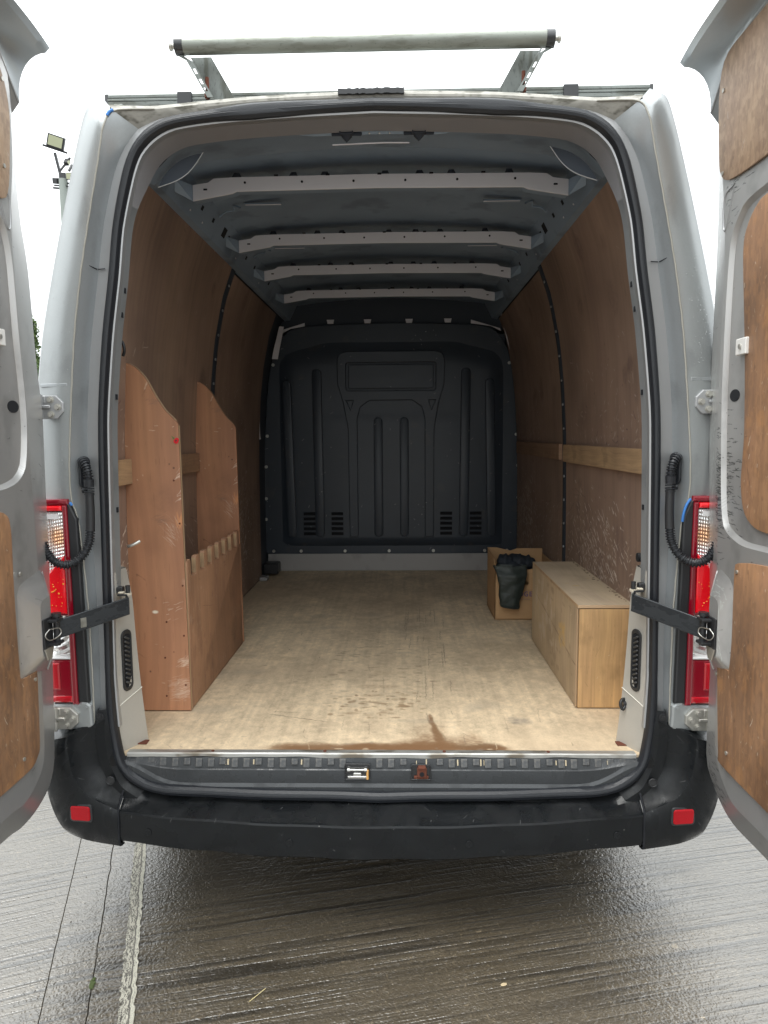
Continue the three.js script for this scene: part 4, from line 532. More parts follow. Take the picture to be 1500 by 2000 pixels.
  for (const z of [-0.85, -1.52, -2.12]) for (const s of [1, -1]) {
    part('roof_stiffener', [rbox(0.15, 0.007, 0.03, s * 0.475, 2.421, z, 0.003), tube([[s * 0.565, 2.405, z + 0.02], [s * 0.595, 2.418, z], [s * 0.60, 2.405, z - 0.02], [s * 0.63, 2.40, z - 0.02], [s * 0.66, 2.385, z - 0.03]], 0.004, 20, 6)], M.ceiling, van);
    part('roof_weld', bar([s * 0.40, 2.416, z + 0.016], [s * 0.545, 2.416, z + 0.016], 0.004, 0.004), M.bowSilver, van);
  }
}
{ // bulkhead
  const bh = new THREE.Group(); bh.name = 'bulkhead'; bh.userData.label = 'black pressed steel bulkhead at the front of the bay'; van.add(bh);
  const Z0 = -3.02, o = [[-0.93, 0.652], [0.93, 0.652], [0.92, 1.2], [0.90, 1.6], [0.87, 1.9], [0.83, 2.08], [0.77, 2.19], [0.70, 2.245], [0.55, 2.27], [0, 2.285], [-0.55, 2.27], [-0.70, 2.245], [-0.77, 2.19], [-0.83, 2.08], [-0.87, 1.9], [-0.90, 1.6], [-0.92, 1.2]];
  part('panel', boxUV(extr(cr(o, 130, true), 0.02, { bevel: 0.006 }).translate(0, 0, Z0 - 0.02)), M.bulk, bh);
  // swelling of the sheet in the middle
  { const grid = []; for (let i = 0; i <= 40; i++) { const x = mix(-0.80, 0.80, i / 40), row = []; for (let j = 0; j <= 40; j++) { const y = mix(0.70, 2.20, j / 40), e = sm(0.82, 0.70, Math.abs(x)) * sm(0.70, 0.73, y) * sm(2.20, 2.0, y + 0.25 * Math.max(0, Math.abs(x) - 0.45)); row.push([x, y, Z0 - 0.004 + 0.026 * e + 0.008 * sm(1.66, 1.60, y) * e * sm(0.85, 0.4, Math.abs(x))]); } grid.push(row); } part('pressing', gridGeo(grid, { crease: 0 }), M.bulk, bh); }
  const Z1 = Z0 + 0.021, rib = (x, y0, y1, w, tilt = 0) => { const g = extr(rrect(-w / 2, y0, w / 2, y1, w / 2 - 0.002, 8), 0.03, { bevel: 0.005 }); const p = g.attributes.position; for (let i = 0; i < p.count; i++) p.setX(i, p.getX(i) + x + tilt * (p.getY(i) - y0)); g.translate(0, 0, Z1 - 0.006); g.computeVertexNormals(); part('rib', boxUV(toCreasedNormals(g, 0.8)), M.bulk, bh); };
  rib(-0.092, 0.775, 1.625, 0.062); rib(0.092, 0.775, 1.625, 0.062); rib(-0.513, 0.775, 1.965, 0.066, -0.008); rib(0.513, 0.775, 1.965, 0.066, 0.012); rib(-0.715, 0.775, 1.89, 0.064, -0.02); rib(0.715, 0.775, 1.89, 0.064, -0.02);
  // window frame standing on two legs
  const fr = [[-0.30, 0.775], [-0.238, 0.775], [-0.238, 1.62], [-0.215, 1.70], [-0.15, 1.745], [0.15, 1.745], [0.215, 1.70], [0.238, 1.62], [0.238, 0.775], [0.30, 0.775], [0.305, 1.55], [0.335, 1.72], [0.375, 1.86], [0.378, 2.02], [0.36, 2.07], [0.31, 2.085], [-0.31, 2.085], [-0.36, 2.07], [-0.378, 2.02], [-0.375, 1.86], [-0.335, 1.72], [-0.305, 1.55]];
  part('window_frame', boxUV(extr(fr, 0.024, { bevel: 0.005, holes: [rrect(-0.315, 1.812, 0.315, 2.008, 0.02), [[-0.315, 1.745], [-0.265, 1.745], [-0.285, 1.675]], [[0.315, 1.745], [0.265, 1.745], [0.285, 1.675]]] }).translate(0, 0, Z1 + 0.004)), M.bulk, bh);
  part('window_blank', boxUV(extr(rrect(-0.30, 1.826, 0.30, 1.994, 0.015), 0.012, { bevel: 0.005 }).translate(0, 0, Z1 + 0.006)), M.bulk, bh);
  for (const x of [-0.59, -0.39, 0.39, 0.60]) for (let k = 0; k < 5; k++) part('vent_slot', [rbox(0.085, 0.016, 0.006, x, 0.795 + k * 0.036, Z1 + 0.013, 0.002), rbox(0.085, 0.005, 0.016, x, 0.806 + k * 0.036, Z1 + 0.016, 0.002)], M.hole, bh);
  for (const x of [-0.86, -0.66, -0.34, -0.02, 0.30, 0.67, 0.83]) part('screw', cyl(0.011, 0.008, x, 0.667, Z0 + 0.004, 'z', 14), M.zinc, bh);
  for (const s of [1, -1]) for (const [y, x] of [[0.90, 0.915], [1.05, 0.91], [1.28, 0.905], [1.50, 0.892], [2.0, 0.838]]) part('screw', cyl(0.011, 0.008, s * (x - 0.005), y, Z0 + 0.004, 'z', 14), M.zinc, bh);
  part('kick_plate', rbox(1.80, 0.125, 0.012, 0, 0.586, Z0 + 0.012, 0.003), M.kick, van, 'grey steel kick plate under the bulkhead');
  part('front_closure', [rbox(1.86, 0.3, 0.02, 0, 2.39, -3.08, 0.004)], M.ceilingDark, van);
  // pale metal that shows round the bulkhead
  for (const x of [-0.42, -0.16, 0.13, 0.40]) part('roof_tab', boxUV(extr([[-0.026, 0.014], [0.026, 0.014], [0.02, -0.014], [-0.02, -0.014]], 0.004, { bevel: 0.001 }).translate(x, 2.292, -3.0)), M.bowSilver, van);
  part('roof_tab', boxUV(extr([[-0.77, 2.235], [-0.60, 2.285], [-0.60, 2.262], [-0.70, 2.245], [-0.78, 2.205]], 0.006, { bevel: 0.001 }).translate(0, 0, -2.995)), M.bowSilver, van); part('roof_tab', boxUV(extr([[0.76, 2.235], [0.56, 2.295], [0.56, 2.27], [0.70, 2.25], [0.77, 2.215]], 0.006, { bevel: 0.001 }).translate(0, 0, -2.995)), M.bowSilver, van);
  const trim = (P, l) => part('pillar_trim', stationGeo(P, 24), M.bowSilver, van, l);
  trim([[[-0.765, 2.25, -2.9], [-0.735, 2.25, -2.92]], [[-0.785, 2.17, -2.9], [-0.752, 2.17, -2.92]], [[-0.805, 2.10, -2.9], [-0.768, 2.10, -2.92]], [[-0.82, 2.03, -2.9], [-0.782, 2.03, -2.92]]], 'narrow pale trim at the upper left of the bulkhead');
  trim([[[0.775, 2.37, -2.9], [0.735, 2.37, -2.92]], [[0.795, 2.28, -2.9], [0.765, 2.28, -2.92]], [[0.815, 2.18, -2.9], [0.79, 2.18, -2.92]], [[0.845, 2.06, -2.9], [0.825, 2.06, -2.92]]], 'narrow pale trim at the upper right of the bulkhead');
  trim([[[-0.900, 2.02, -2.74], [-0.880, 2.02, -2.80]], [[-0.925, 1.88, -2.74], [-0.89, 1.88, -2.80]], [[-0.935, 1.7, -2.74], [-0.895, 1.7, -2.80]], [[-0.935, 1.52, -2.74], [-0.895, 1.52, -2.80]], [[-0.92, 1.47, -2.75], [-0.89, 1.48, -2.80]]], 'pale trim beside the left end of the bulkhead');
  part('door_stop', [rbox(0.10, 0.075, 0.12, -0.845, 0.575, -2.86, 0.008)], M.black, van, 'black block on the floor by the left end of the bulkhead'); part('door_stop', rbox(0.055, 0.03, 0.09, -0.865, 0.54, -2.66, 0.01), M.innerSilver, van, 'small grey block on the floor by the left wall');
}
// ---------------------------------------------------------------- rear doors, lamps, hinges, straps
function rearDoor(s, E, I, Mo, mid, top, low, label, lowLabel) {
  const d = new THREE.Group(); d.name = 'rear_door'; d.userData.label = label; van.add(d);
  const XE = 0.957, XI = 0.937, XS = 1.004, n = 150;
  const rows = cr(E.map((e, i) => [...e, ...I[i]]), n, true);
  const grid = rows.map(r => [[s * XS, r[1], r[0] - 0.004], [s * (XE + 0.012), r[1], r[0] - 0.004], [s * (XE + 0.003), r[1], r[0] - 0.001], [s * XE, r[1], r[0] + 0.002], [s * mix(XE, XI, 0.9), mix(r[1], r[3], 0.88), mix(r[0], r[2], 0.88)], [s * XI, r[3], r[2]]]);
  const DM = s > 0 ? M.doorMetalScraped : M.doorMetal; part('door_edge', boxUV(gridGeo(grid, { closeI: true, crease: 0.5 })), DM, d);
  const flat = (pts, x, holes = []) => { const sh = new THREE.Shape(pts.map(p => new THREE.Vector2(...p))); holes.forEach(h => sh.holes.push(new THREE.Path(h.map(p => new THREE.Vector2(...p))))); const g = new THREE.ShapeGeometry(sh), p = g.attributes.position; for (let i = 0; i < p.count; i++) p.setXYZ(i, s * x, p.getY(i), p.getX(i)); const g2 = g.toNonIndexed(); g2.computeVertexNormals(); return boxUV(g2); };
  const MO = cr(Mo, 90, true), TO = cr(top.map(([z, y]) => [z, y]), 60, true), sk = rows.map(r => [r[0] - 0.004, r[1]]), fi = rows.map(r => [r[2], r[3]]);
  part('door_skin', flat(sk, XS), M.silver, d);
  part('door_face', flat(fi, XI, [MO]), DM, d);
  // the middle recess: sloping wall and floor
  let cz = 0, cy = 0; MO.forEach(p => { cz += p[0] / MO.length; cy += p[1] / MO.length; }); const MI = MO.map(([z, y]) => { const a = z - cz, b = y - cy, L = Math.hypot(a, b); return [z - a / L * 0.012, y - b / L * 0.012]; });
  part('recess', [gridGeo(MO.map((p, i) => [[s * XI, p[1], p[0]], [s * (XI + 0.003), p[1] * 0.8 + MI[i][1] * 0.2, p[0] * 0.8 + MI[i][0] * 0.2], [s * (XI + 0.011), MI[i][1], MI[i][0]]]), { closeI: true }), flat(MI, XI + 0.011)], DM, d);
  part('ply_panel', sidePlate(cr(mid.map(q => [q[0] + (q[0] < 0.5 ? 0.03 : 0), q[1]]), 90, true), s, XI + 0.010, 0.007, { bevel: 0.0012 }), M.doorPly, d);
  part('ply_panel', sidePlate(TO, s, XI - 0.001, 0.006, { bevel: 0.0012 }), M.doorPlyTop, d);
  part('ply_panel', sidePlate(cr(low.map(q => [q[0] + (q[0] < 0.6 ? 0.012 : 0), q[1]]), 120, true), s, XI - 0.001, 0.006, { bevel: 0.0012 }), M.doorPly, d, lowLabel);
  // the cove along the top that laps over the roof
  const e0 = E.reduce((a, b) => (Math.abs(b[1] - 2.43) < Math.abs(a[1] - 2.43) ? b : a))[0];
  const arc = (z, tipX, tipY, by) => { const o = []; o.push([s * 1.0, tipY + 0.075, z]); o.push([s * tipX, tipY + 0.012, z]); for (let k = 0; k <= 8; k++) { const a = k / 8 * Math.PI / 2; o.push([s * (tipX + 0.012 + (0.938 - tipX - 0.012) * Math.sin(a)), by + (tipY - by) * Math.pow(Math.cos(a), 0.8), z]); } o.push([s * 0.962, by - 0.03, z]); return o; };
  const cove = [arc(e0 - 0.005, 0.848, 2.508, 2.385), arc(e0 + 0.03, 0.846, 2.512, 2.42), arc(e0 + 0.09, 0.844, 2.518, 2.475), arc(e0 + 0.18, 0.842, 2.522, 2.50), arc(e0 + 0.4, 0.842, 2.528, 2.515), arc(0.86, 0.842, 2.530, 2.515)];
  part('top_flange', stationGeo(cove, 40, { crease: 0.7 }), M.channel, d);
  { const a = arc(e0 - 0.0055, 0.848, 2.508, 2.385), c = [s * 0.97, 2.52]; const g = gridGeo(a.map(p => [[p[0], p[1], p[2]], [c[0] * 0.5 + p[0] * 0.5, c[1] * 0.5 + p[1] * 0.5, p[2]], [c[0], c[1], p[2]]]), { crease: 0 }); part('flange_end', g, M.channel, d); }
  part('flange_bead', tube(cove.map(a => [a[10][0], a[10][1], a[10][2] + 0.002]), 0.003, 40, 6), M.innerSilver, d);
  // box-shaped swelling that carries the check strap
  const zb = s > 0 ? 0.265 : 0.305, b0 = [[0.155, 0.86], [0.165, 0.848], [0.2, 0.85], [zb - 0.02, 0.862], [zb - 0.004, 0.875], [zb, 0.89], [zb, 1.07], [zb - 0.006, 1.10], [zb - 0.03, 1.12], [0.18, 1.135], [0.162, 1.125], [0.155, 1.11]], b1 = [[0.178, 0.90], [0.182, 0.895], [0.195, 0.895], [0.222, 0.898], [0.23, 0.903], [0.232, 0.912], [0.232, 1.03], [0.23, 1.045], [0.222, 1.055], [0.195, 1.06], [0.182, 1.058], [0.178, 1.05]];
  const C0 = cr(b0, 60, true), C1 = cr(b1, 60, true);
  part('strap_boss', [gridGeo(C0.map((p, i) => [[s * (XI + 0.002), p[1], p[0]], [s * (XI - 0.003), mix(p[1], C1[i][1], 0.15), mix(p[0], C1[i][0], 0.15)], [s * 0.915, mix(p[1], C1[i][1], 0.88), mix(p[0], C1[i][0], 0.88)], [s * 0.912, C1[i][1], C1[i][0]]]), { closeI: true, crease: 0.7 }), flat(C1, 0.912)], DM, d);
  // triangular pressing between the two upper panels
  const tz = s > 0 ? 0.115 : 0.225; part('pressing', tube([[s * XI, 2.14, tz + 0.05], [s * XI, 2.125, tz], [s * XI, 2.04, tz - 0.003], [s * XI, 2.035, tz + 0.008], [s * XI, 2.13, tz + 0.05]], 0.0028, 40, 6), M.innerSilver, d);
  // access hole, white catch, panel screws
  const hz = s > 0 ? 0.196 : 0.242, hy = s > 0 ? 1.597 : 1.582; const hole = new THREE.CylinderGeometry(0.019, 0.019, 0.002, 28).rotateZ(Math.PI / 2).scale(1, 0.84, 1.42).translate(s * (XI + 0.0105), hy, hz).toNonIndexed(); part('access_hole', hole, M.hole, d);
  const kz = s > 0 ? 0.248 : 0.312, ky = s > 0 ? 1.717 : 1.753; part('catch', [rbox(0.014, 0.042, 0.055, s * (XI + 0.002), ky, kz, 0.003)], M.white, d, 'white plastic catch'); part('screw', cyl(0.006, 0.004, s * (XI - 0.007), ky, kz, 'x', 12), M.zinc, d);
  for (const [z, y, x] of [[top[1][0] + 0.03, 2.40, XI - 0.008], [top[1][0] + 0.045, 2.185, XI - 0.008], [low[0][0] - 0.06, 0.845, XI - 0.008], [low[0][0] + 0.02, 0.655, XI - 0.008], [0.29, 1.145, XI - 0.008]]) part('screw', cyl(0.0055, 0.004, s * x, y, z, 'x', 12), M.zinc, d);
  // check strap bracket
  const br = [rbox(0.006, 0.085, 0.05, s * 0.909, 0.962, 0.205, 0.002), rbox(0.03, 0.008, 0.04, s * 0.896, 0.995, 0.19, 0.002), rbox(0.03, 0.008, 0.04, s * 0.896, 0.93, 0.19, 0.002), cyl(0.009, 0.085, s * 0.896, 0.963, 0.18), cyl(0.013, 0.01, s * 0.896, 1.008, 0.18)];
  part('strap_bracket', br, M.black, d); part('bracket_foot', extr([[-0.026, 0], [0.026, 0], [0.012, -0.034], [-0.012, -0.034]], 0.005, { bevel: 0.0015 }).rotateY(Math.PI / 2).translate(s * 0.908 - 0.0025, 0.922, 0.205).toNonIndexed(), M.zinc, d);
  part('wire_clip', tube([[s * 0.899, 0.975, 0.215], [s * 0.885, 0.97, 0.185], [s * 0.884, 0.955, 0.182], [s * 0.898, 0.945, 0.218], [s * 0.903, 0.962, 0.232], [s * 0.899, 0.975, 0.215]], 0.0016, 30, 6), M.steel, d);
  return d;
}
rearDoor(1,
  [[0.092, 0.57], [0.093, 0.83], [0.062, 1.13], [0.030, 1.43], [0.020, 1.57], [0.020, 1.72], [0.026, 1.92], [0.026, 2.07], [0.022, 2.17], [0.0, 2.42], [0.05, 2.50], [0.25, 2.54], [0.5, 2.55], [0.84, 2.55], [0.87, 2.48], [0.87, 1.5], [0.87, 0.56], [0.84, 0.475], [0.45, 0.465], [0.287, 0.455], [0.208, 0.469], [0.137, 0.508]],
  [[0.190, 0.66], [0.186, 0.86], [0.160, 1.13], [0.136, 1.43], [0.123, 1.57], [0.124, 1.71], [0.127, 1.90], [0.118, 2.05], [0.090, 2.19], [0.055, 2.42], [0.085, 2.48], [0.26, 2.51], [0.5, 2.515], [0.80, 2.515], [0.83, 2.46], [0.83, 1.5], [0.83, 0.60], [0.80, 0.545], [0.45, 0.535], [0.32, 0.53], [0.265, 0.55], [0.215, 0.59]],
  [[0.165, 1.32], [0.152, 1.45], [0.142, 1.6], [0.142, 1.75], [0.147, 1.90], [0.158, 2.0], [0.195, 2.05], [0.28, 2.082], [0.79, 2.09], [0.815, 1.98], [0.815, 1.35], [0.78, 1.235], [0.40, 1.215], [0.28, 1.215], [0.19, 1.245]],
  [[0.235, 1.37], [0.241, 1.5], [0.225, 1.7], [0.192, 1.95], [0.205, 2.01], [0.25, 2.05], [0.32, 2.064], [0.75, 2.064], [0.795, 1.98], [0.795, 1.35], [0.76, 1.265], [0.40, 1.26], [0.31, 1.268], [0.258, 1.30]],
  [[0.078, 2.24], [0.064, 2.40], [0.098, 2.485], [0.28, 2.495], [0.78, 2.50], [0.81, 2.45], [0.81, 2.18], [0.78, 2.155], [0.32, 2.147], [0.14, 2.157], [0.092, 2.19]],
  [[0.257, 0.883], [0.264, 0.966], [0.262, 1.14], [0.28, 1.168], [0.43, 1.186], [0.79, 1.19], [0.815, 1.16], [0.815, 0.64], [0.79, 0.608], [0.50, 0.608], [0.235, 0.608], [0.214, 0.64], [0.187, 0.864], [0.192, 0.872], [0.25, 0.876]],
  'open right rear door with scuffed brown plywood panels', 'scratched lower plywood panel of the right rear door');
rearDoor(-1,
  [[0.114, 0.56], [0.093, 0.83], [0.080, 1.13], [0.071, 1.43], [0.068, 1.57], [0.086, 1.72], [0.102, 1.96], [0.128, 2.09], [0.140, 2.25], [0.141, 2.41], [0.17, 2.49], [0.28, 2.53], [0.5, 2.55], [0.84, 2.55], [0.87, 2.48], [0.87, 1.5], [0.87, 0.56], [0.84, 0.475], [0.41, 0.468], [0.31, 0.455], [0.228, 0.461], [0.155, 0.491]],
  [[0.206, 0.64], [0.201, 0.83], [0.185, 1.10], [0.193, 1.43], [0.192, 1.59], [0.206, 1.76], [0.215, 1.96], [0.215, 2.08], [0.19, 2.22], [0.185, 2.40], [0.21, 2.475], [0.31, 2.505], [0.5, 2.515], [0.80, 2.515], [0.83, 2.46], [0.83, 1.5], [0.83, 0.60], [0.80, 0.545], [0.41, 0.538], [0.33, 0.53], [0.275, 0.545], [0.225, 0.58]],
  [[0.218, 1.42], [0.200, 1.50], [0.197, 1.6], [0.210, 1.76], [0.222, 1.96], [0.245, 2.04], [0.29, 2.07], [0.36, 2.085], [0.79, 2.09], [0.815, 1.98], [0.815, 1.50], [0.78, 1.385], [0.44, 1.37], [0.33, 1.37], [0.26, 1.385]],
  [[0.300, 1.48], [0.285, 1.60], [0.262, 1.80], [0.250, 1.95], [0.265, 2.02], [0.31, 2.05], [0.38, 2.066], [0.75, 2.066], [0.795, 1.98], [0.795, 1.50], [0.76, 1.425], [0.42, 1.42], [0.345, 1.425], [0.31, 1.44]],
  [[0.214, 2.22], [0.203, 2.33], [0.225, 2.41], [0.30, 2.48], [0.5, 2.495], [0.78, 2.50], [0.81, 2.45], [0.81, 2.15], [0.78, 2.11], [0.40, 2.105], [0.26, 2.10], [0.228, 2.14]],
  [[0.308, 0.90], [0.311, 1.1], [0.308, 1.27], [0.335, 1.312], [0.45, 1.325], [0.79, 1.33], [0.815, 1.30], [0.815, 0.64], [0.79, 0.611], [0.45, 0.611], [0.285, 0.611], [0.245, 0.63], [0.230, 0.66], [0.221, 0.853], [0.227, 0.862], [0.30, 0.868]],
  'open left rear door with scratched brown plywood panels', 'scratched lower plywood panel of the left rear door');
for (const s of [1, -1]) {
  // check strap
  const st = new THREE.Group(); st.name = 'check_strap'; st.userData.label = s > 0 ? 'worn black check strap holding the right door' : 'black check strap holding the left door'; van.add(st);
  const P0 = s > 0 ? [0.757, 1.000, 0.012] : [-0.757, 0.992, 0.012], P1 = s > 0 ? [0.90, 0.962, 0.165] : [-0.90, 0.962, 0.165];
  part('arm', [bar(P0, P1, 0.054, 0.007, 0.003), cyl(0.0035, 0.052, P0[0], P0[1], P0[2], 'y', 12), bar(P0, [s * 0.775, P0[1] + 0.004, -0.022], 0.054, 0.006, 0.0025), cyl(0.0042, 0.054, P1[0], P1[1], P1[2], 'y', 12)], M.strap, st);
  part('pivot', [cyl(0.007, 0.03, s * 0.768, P0[1] + 0.042, -0.018), rbox(0.03, 0.006, 0.035, s * 0.780, P0[1] + 0.030, -0.018, 0.002), rbox(0.02, 0.02, 0.022, s * 0.793, P0[1] + 0.042, -0.025, 0.004)], M.black, st);
  part('washer', [cyl(0.012, 0.006, s * 0.768, P0[1] + 0.031, -0.016), rbox(0.018, 0.006, 0.018, s * 0.785, P0[1] + 0.036, -0.012, 0.003)], std({ color: rgb(0.5, 0.45, 0.36), roughness: 0.7 }), st);
  if (s < 0) { const t = 0.66, b = rbox(0.017, 0.028, 0.002, 0, 0, 0, 0.0005); b.rotateY(-Math.atan2(P1[2] - P0[2], P1[0] - P0[0])); b.translate(mix(P0[0], P1[0], t) + 0.003, mix(P0[1], P1[1], t) - 0.004, mix(P0[2], P1[2], t) + 0.0035); part('sticker', b, std({ color: rgb(0.55, 0.55, 0.53), roughness: 0.6, map: M.rim.map }), st, 'small silvery sticker'); }
  // hinges, upper and lower
  for (const [y, x, low] of [[1.588, 0.940, 0], [0.652, 0.945, 1]]) {
    const h = new THREE.Group(); h.name = 'door_hinge'; h.userData.label = (low ? 'lower' : 'upper') + (s > 0 ? ' hinge of the right door' : ' hinge of the left door'); van.add(h); const z = low ? 0.036 : 0.030;
    const pl = [[-0.036, -0.034], [0.012, -0.034], [0.033, -0.013], [0.033, 0.013], [0.012, 0.034], [-0.036, 0.034]].map(([a, b]) => [-s * a + s * x, b + y]);
    part('plate', boxUV(extr(s > 0 ? pl : pl.slice().reverse(), 0.014, { bevel: 0.003 }).translate(0, 0, z)), low ? M.zinc : M.innerSilver, h);
    for (const [a, b] of [[-0.004, 0.021], [0.016, 0.0], [-0.004, -0.021]]) part('bolt', hexBolt(s * (x - a), y + b, z + 0.013, 0.0075, 0.008), M.zinc, h);
    part('knuckle', [cyl(0.0095, 0.03, s * (x + 0.036), y + 0.020, z + 0.016), cyl(0.0095, 0.024, s * (x + 0.036), y - 0.020, z + 0.016), rbox(0.03, 0.010, 0.008, s * (x + 0.018), y + 0.001, z + 0.018, 0.003), rbox(0.022, 0.022, 0.012, s * (x + 0.030), y + 0.022, z + 0.010, 0.003)], low ? M.zinc : M.innerSilver, h);
    part('pin', cyl(0.0055, 0.075, s * (x + 0.036), y, z + 0.016), M.zinc, h); part('door_leaf', rbox(0.008, 0.06, 0.06, s * (x + 0.036), y, z + 0.05, 0.003), M.doorMetal, h);
  }
  part('hinge_bracket', [(() => { const g = extr([[0.872, 0.625], [0.885, 0.615], [0.96, 0.612], [0.99, 0.62], [0.99, 0.695], [0.915, 0.695], [0.905, 0.703], [0.886, 0.70], [0.874, 0.69]].map(([a, b]) => [s * a, b]), 0.05, { bevel: 0.008 }); g.translate(0, 0, -0.012); return boxUV(g); })(), cyl(0.005, 0.003, s * 0.892, 0.682, 0.039, 'z', 12)], M.silver, van);
  // cable conduit: out of the channel wall, down, and round to the door
  const Cx = x => s * x; const hose = new THREE.Group(); hose.name = 'cable_conduit'; hose.userData.label = s > 0 ? 'black corrugated cable conduit beside the right tail lamp' : 'black corrugated cable conduit beside the left tail lamp'; van.add(hose);
  part('grommet', (() => { const g = extr(rrect(-0.017, -0.055, 0.017, 0.04, 0.016), 0.010, { bevel: 0.004 }); g.rotateY(-s * 0.75); g.translate(Cx(0.872), 1.405, 0.010); return boxUV(g); })(), M.rubber, hose);
  part('corrugated_end', ribbed([[Cx(0.874), 1.427, 0.012], [Cx(0.868), 1.429, 0.026], [Cx(0.855), 1.418, 0.036], [Cx(0.847), 1.395, 0.040], [Cx(0.846), 1.372, 0.040]], 0.0098, 0.004, 0.0075), M.rubber, hose);
  part('collar', [cyl(0.0135, 0.022, Cx(0.846), 1.366, 0.040, 'y', 16, 0.0145), cyl(0.0145, 0.004, Cx(0.846), 1.350, 0.040, 'y', 16), cyl(0.0145, 0.004, Cx(0.846), 1.342, 0.040, 'y', 16), cyl(0.0145, 0.004, Cx(0.846), 1.334, 0.040, 'y', 16), cyl(0.008, 0.012, Cx(0.861), 1.345, 0.036, 'x', 12)], M.rubber, hose);
  part('sleeve', tube([[Cx(0.846), 1.338, 0.040], [Cx(0.846), 1.28, 0.040], [Cx(0.848), 1.225, 0.041]], 0.0128, 16, 16), M.black, hose);
  part('corrugated_hose', ribbed([[Cx(0.848), 1.228, 0.041], [Cx(0.851), 1.195, 0.045], [Cx(0.862), 1.163, 0.054], [Cx(0.882), 1.140, 0.066], [Cx(0.908), 1.131, 0.080], [Cx(0.932), 1.140, 0.090], [Cx(0.950), 1.165, 0.098], [Cx(0.962), 1.20, 0.102]], 0.0098, 0.004, 0.0075), M.rubber, hose);
  // tail lamp
  const L = new THREE.Group(); L.name = 'tail_lamp'; L.userData.label = s > 0 ? 'red and clear tail lamp on the right, half hidden by the door' : 'red and clear tail lamp on the left, half hidden by the door'; van.add(L);
  const lx = y => 0.904, seg = (y0, y1, x0, x1, z, m, nm, lab, bev = 0.006) => { const a = [[x0(y0), y0], [x1, y0], [x1, y1], [x0(y1), y1]].map(([q, b]) => [s * q, b]); return part(nm, boxUV(extr(s > 0 ? a : a.reverse(), 0.05, { bevel: bev }).translate(0, 0, z - 0.05)), m, L, lab); };
  seg(0.697, 1.318, y => (y > 1.2 ? 0.907 : 0.880), 1.028, 0.022, M.gloss, 'housing', null, 0.008);
  { const P = [[0.879, 0.70], [0.9125, 0.70], [0.9135, 1.0], [0.916, 1.31], [0.905, 1.305], [0.886, 1.26], [0.882, 1.0]].map(([a, b]) => [s * a, b]); part('side_cover', boxUV(extr(s > 0 ? P : P.reverse(), 0.02, { bevel: 0.006 }).translate(0, 0, 0.022)), M.black, L); }
  seg(1.302, 1.320, y => lx(y) + 0.006, 1.03, 0.043, M.redDark, 'red_border'); seg(0.694, 1.302, y => lx(y) + 0.004, 0.0, 0.030, M.redDark, 'red_border') && 0;
  L.remove(L.children[L.children.length - 1]);
  { const P = [[0.911, 0.694], [0.929, 0.694], [0.929, 1.0], [0.929, 1.302], [0.914, 1.302], [0.912, 1.0]].map(([a, b]) => [s * a, b]); part('red_border', boxUV(extr(s > 0 ? P : P.slice().reverse(), 0.03, { bevel: 0.005 }).translate(0, 0, 0.016)), M.redDark, L); }
  const ins = y => lx(y) + 0.026;
  seg(1.284, 1.301, ins, 1.028, 0.044, M.redLens, 'red_lens');
  // clear upper lens over ribbed reflectors, an amber bulb reflection painted into their colour
  { const P = [[ins(1.15), 1.155], [ins(1.28), 1.283], [1.028, 1.283], [1.028, 1.095], [0.985, 1.095]].map(([a, b]) => [s * a, b]);
    part('clear_lens', boxUV(extr(s > 0 ? P.slice().reverse() : P, 0.003, { bevel: 0.001 }).translate(0, 0, 0.043)), M.clear, L);
    const rf = []; for (let i = 0; i <= 40; i++) { const row = []; for (let j = 0; j <= 66; j++) { const x = mix(0.928, 1.025, i / 40), y = mix(1.10, 1.28, j / 66), r = Math.hypot((x - 0.985) / 0.08, (y - 1.2) / 0.1); row.push([s * x, y, 0.036 - 0.010 * Math.max(0, 1 - r * r * 0.6) + 0.0022 * (Math.abs(Math.sin(x * 420)) + Math.abs(Math.sin(y * 300 + x * 60)))]); } rf.push(row); } { const g = gridGeo(rf, { crease: 0.25 }), P = g.attributes.position, c = new Float32Array(P.count * 3); for (let i = 0; i < P.count; i++) { const f = sm(1.1, 0.2, Math.hypot((Math.abs(P.getX(i)) - 0.950) / 0.04, (P.getY(i) - 1.205) / 0.045)); c.set([0.88, mix(0.88, 0.52, f), mix(0.87, 0.30, f)], 3 * i); } g.setAttribute('color', new THREE.BufferAttribute(c, 3)); const m = new THREE.Mesh(g, M.chromeTint); m.name = 'reflector'; m.castShadow = m.receiveShadow = true; L.add(m); }
    part('label_strip', rbox(0.07, 0.016, 0.004, s * 0.978, 1.268, 0.036, 0.001), M.lampWhite, L); }
  { const P = [[lx(1.0) + 0.026, 0.975], [ins(1.15), 1.153], [0.983, 1.094], [1.028, 1.093], [1.028, 0.975]].map(([a, b]) => [s * a, b]); part('red_lens', boxUV(extr(s > 0 ? P.slice().reverse() : P, 0.025, { bevel: 0.005 }).translate(0, 0, 0.021)), M.redLens, L); }
  { const r = rng(s > 0 ? 91 : 92); part('painted_sparkle', Array.from({ length: 26 }, () => { const a = r(), g = new THREE.IcosahedronGeometry(0.0012 + 0.003 * r() * r(), 0); g.translate(s * mix(0.934, 1.0, a), mix(0.99, 1.085, r()), 0.046); return g; }), std({ color: rgb(0.9, 0.35, 0.05), roughness: 0.2 }), L).userData.kind = 'stuff'; }  // orange specks modelled as glints in the red lens
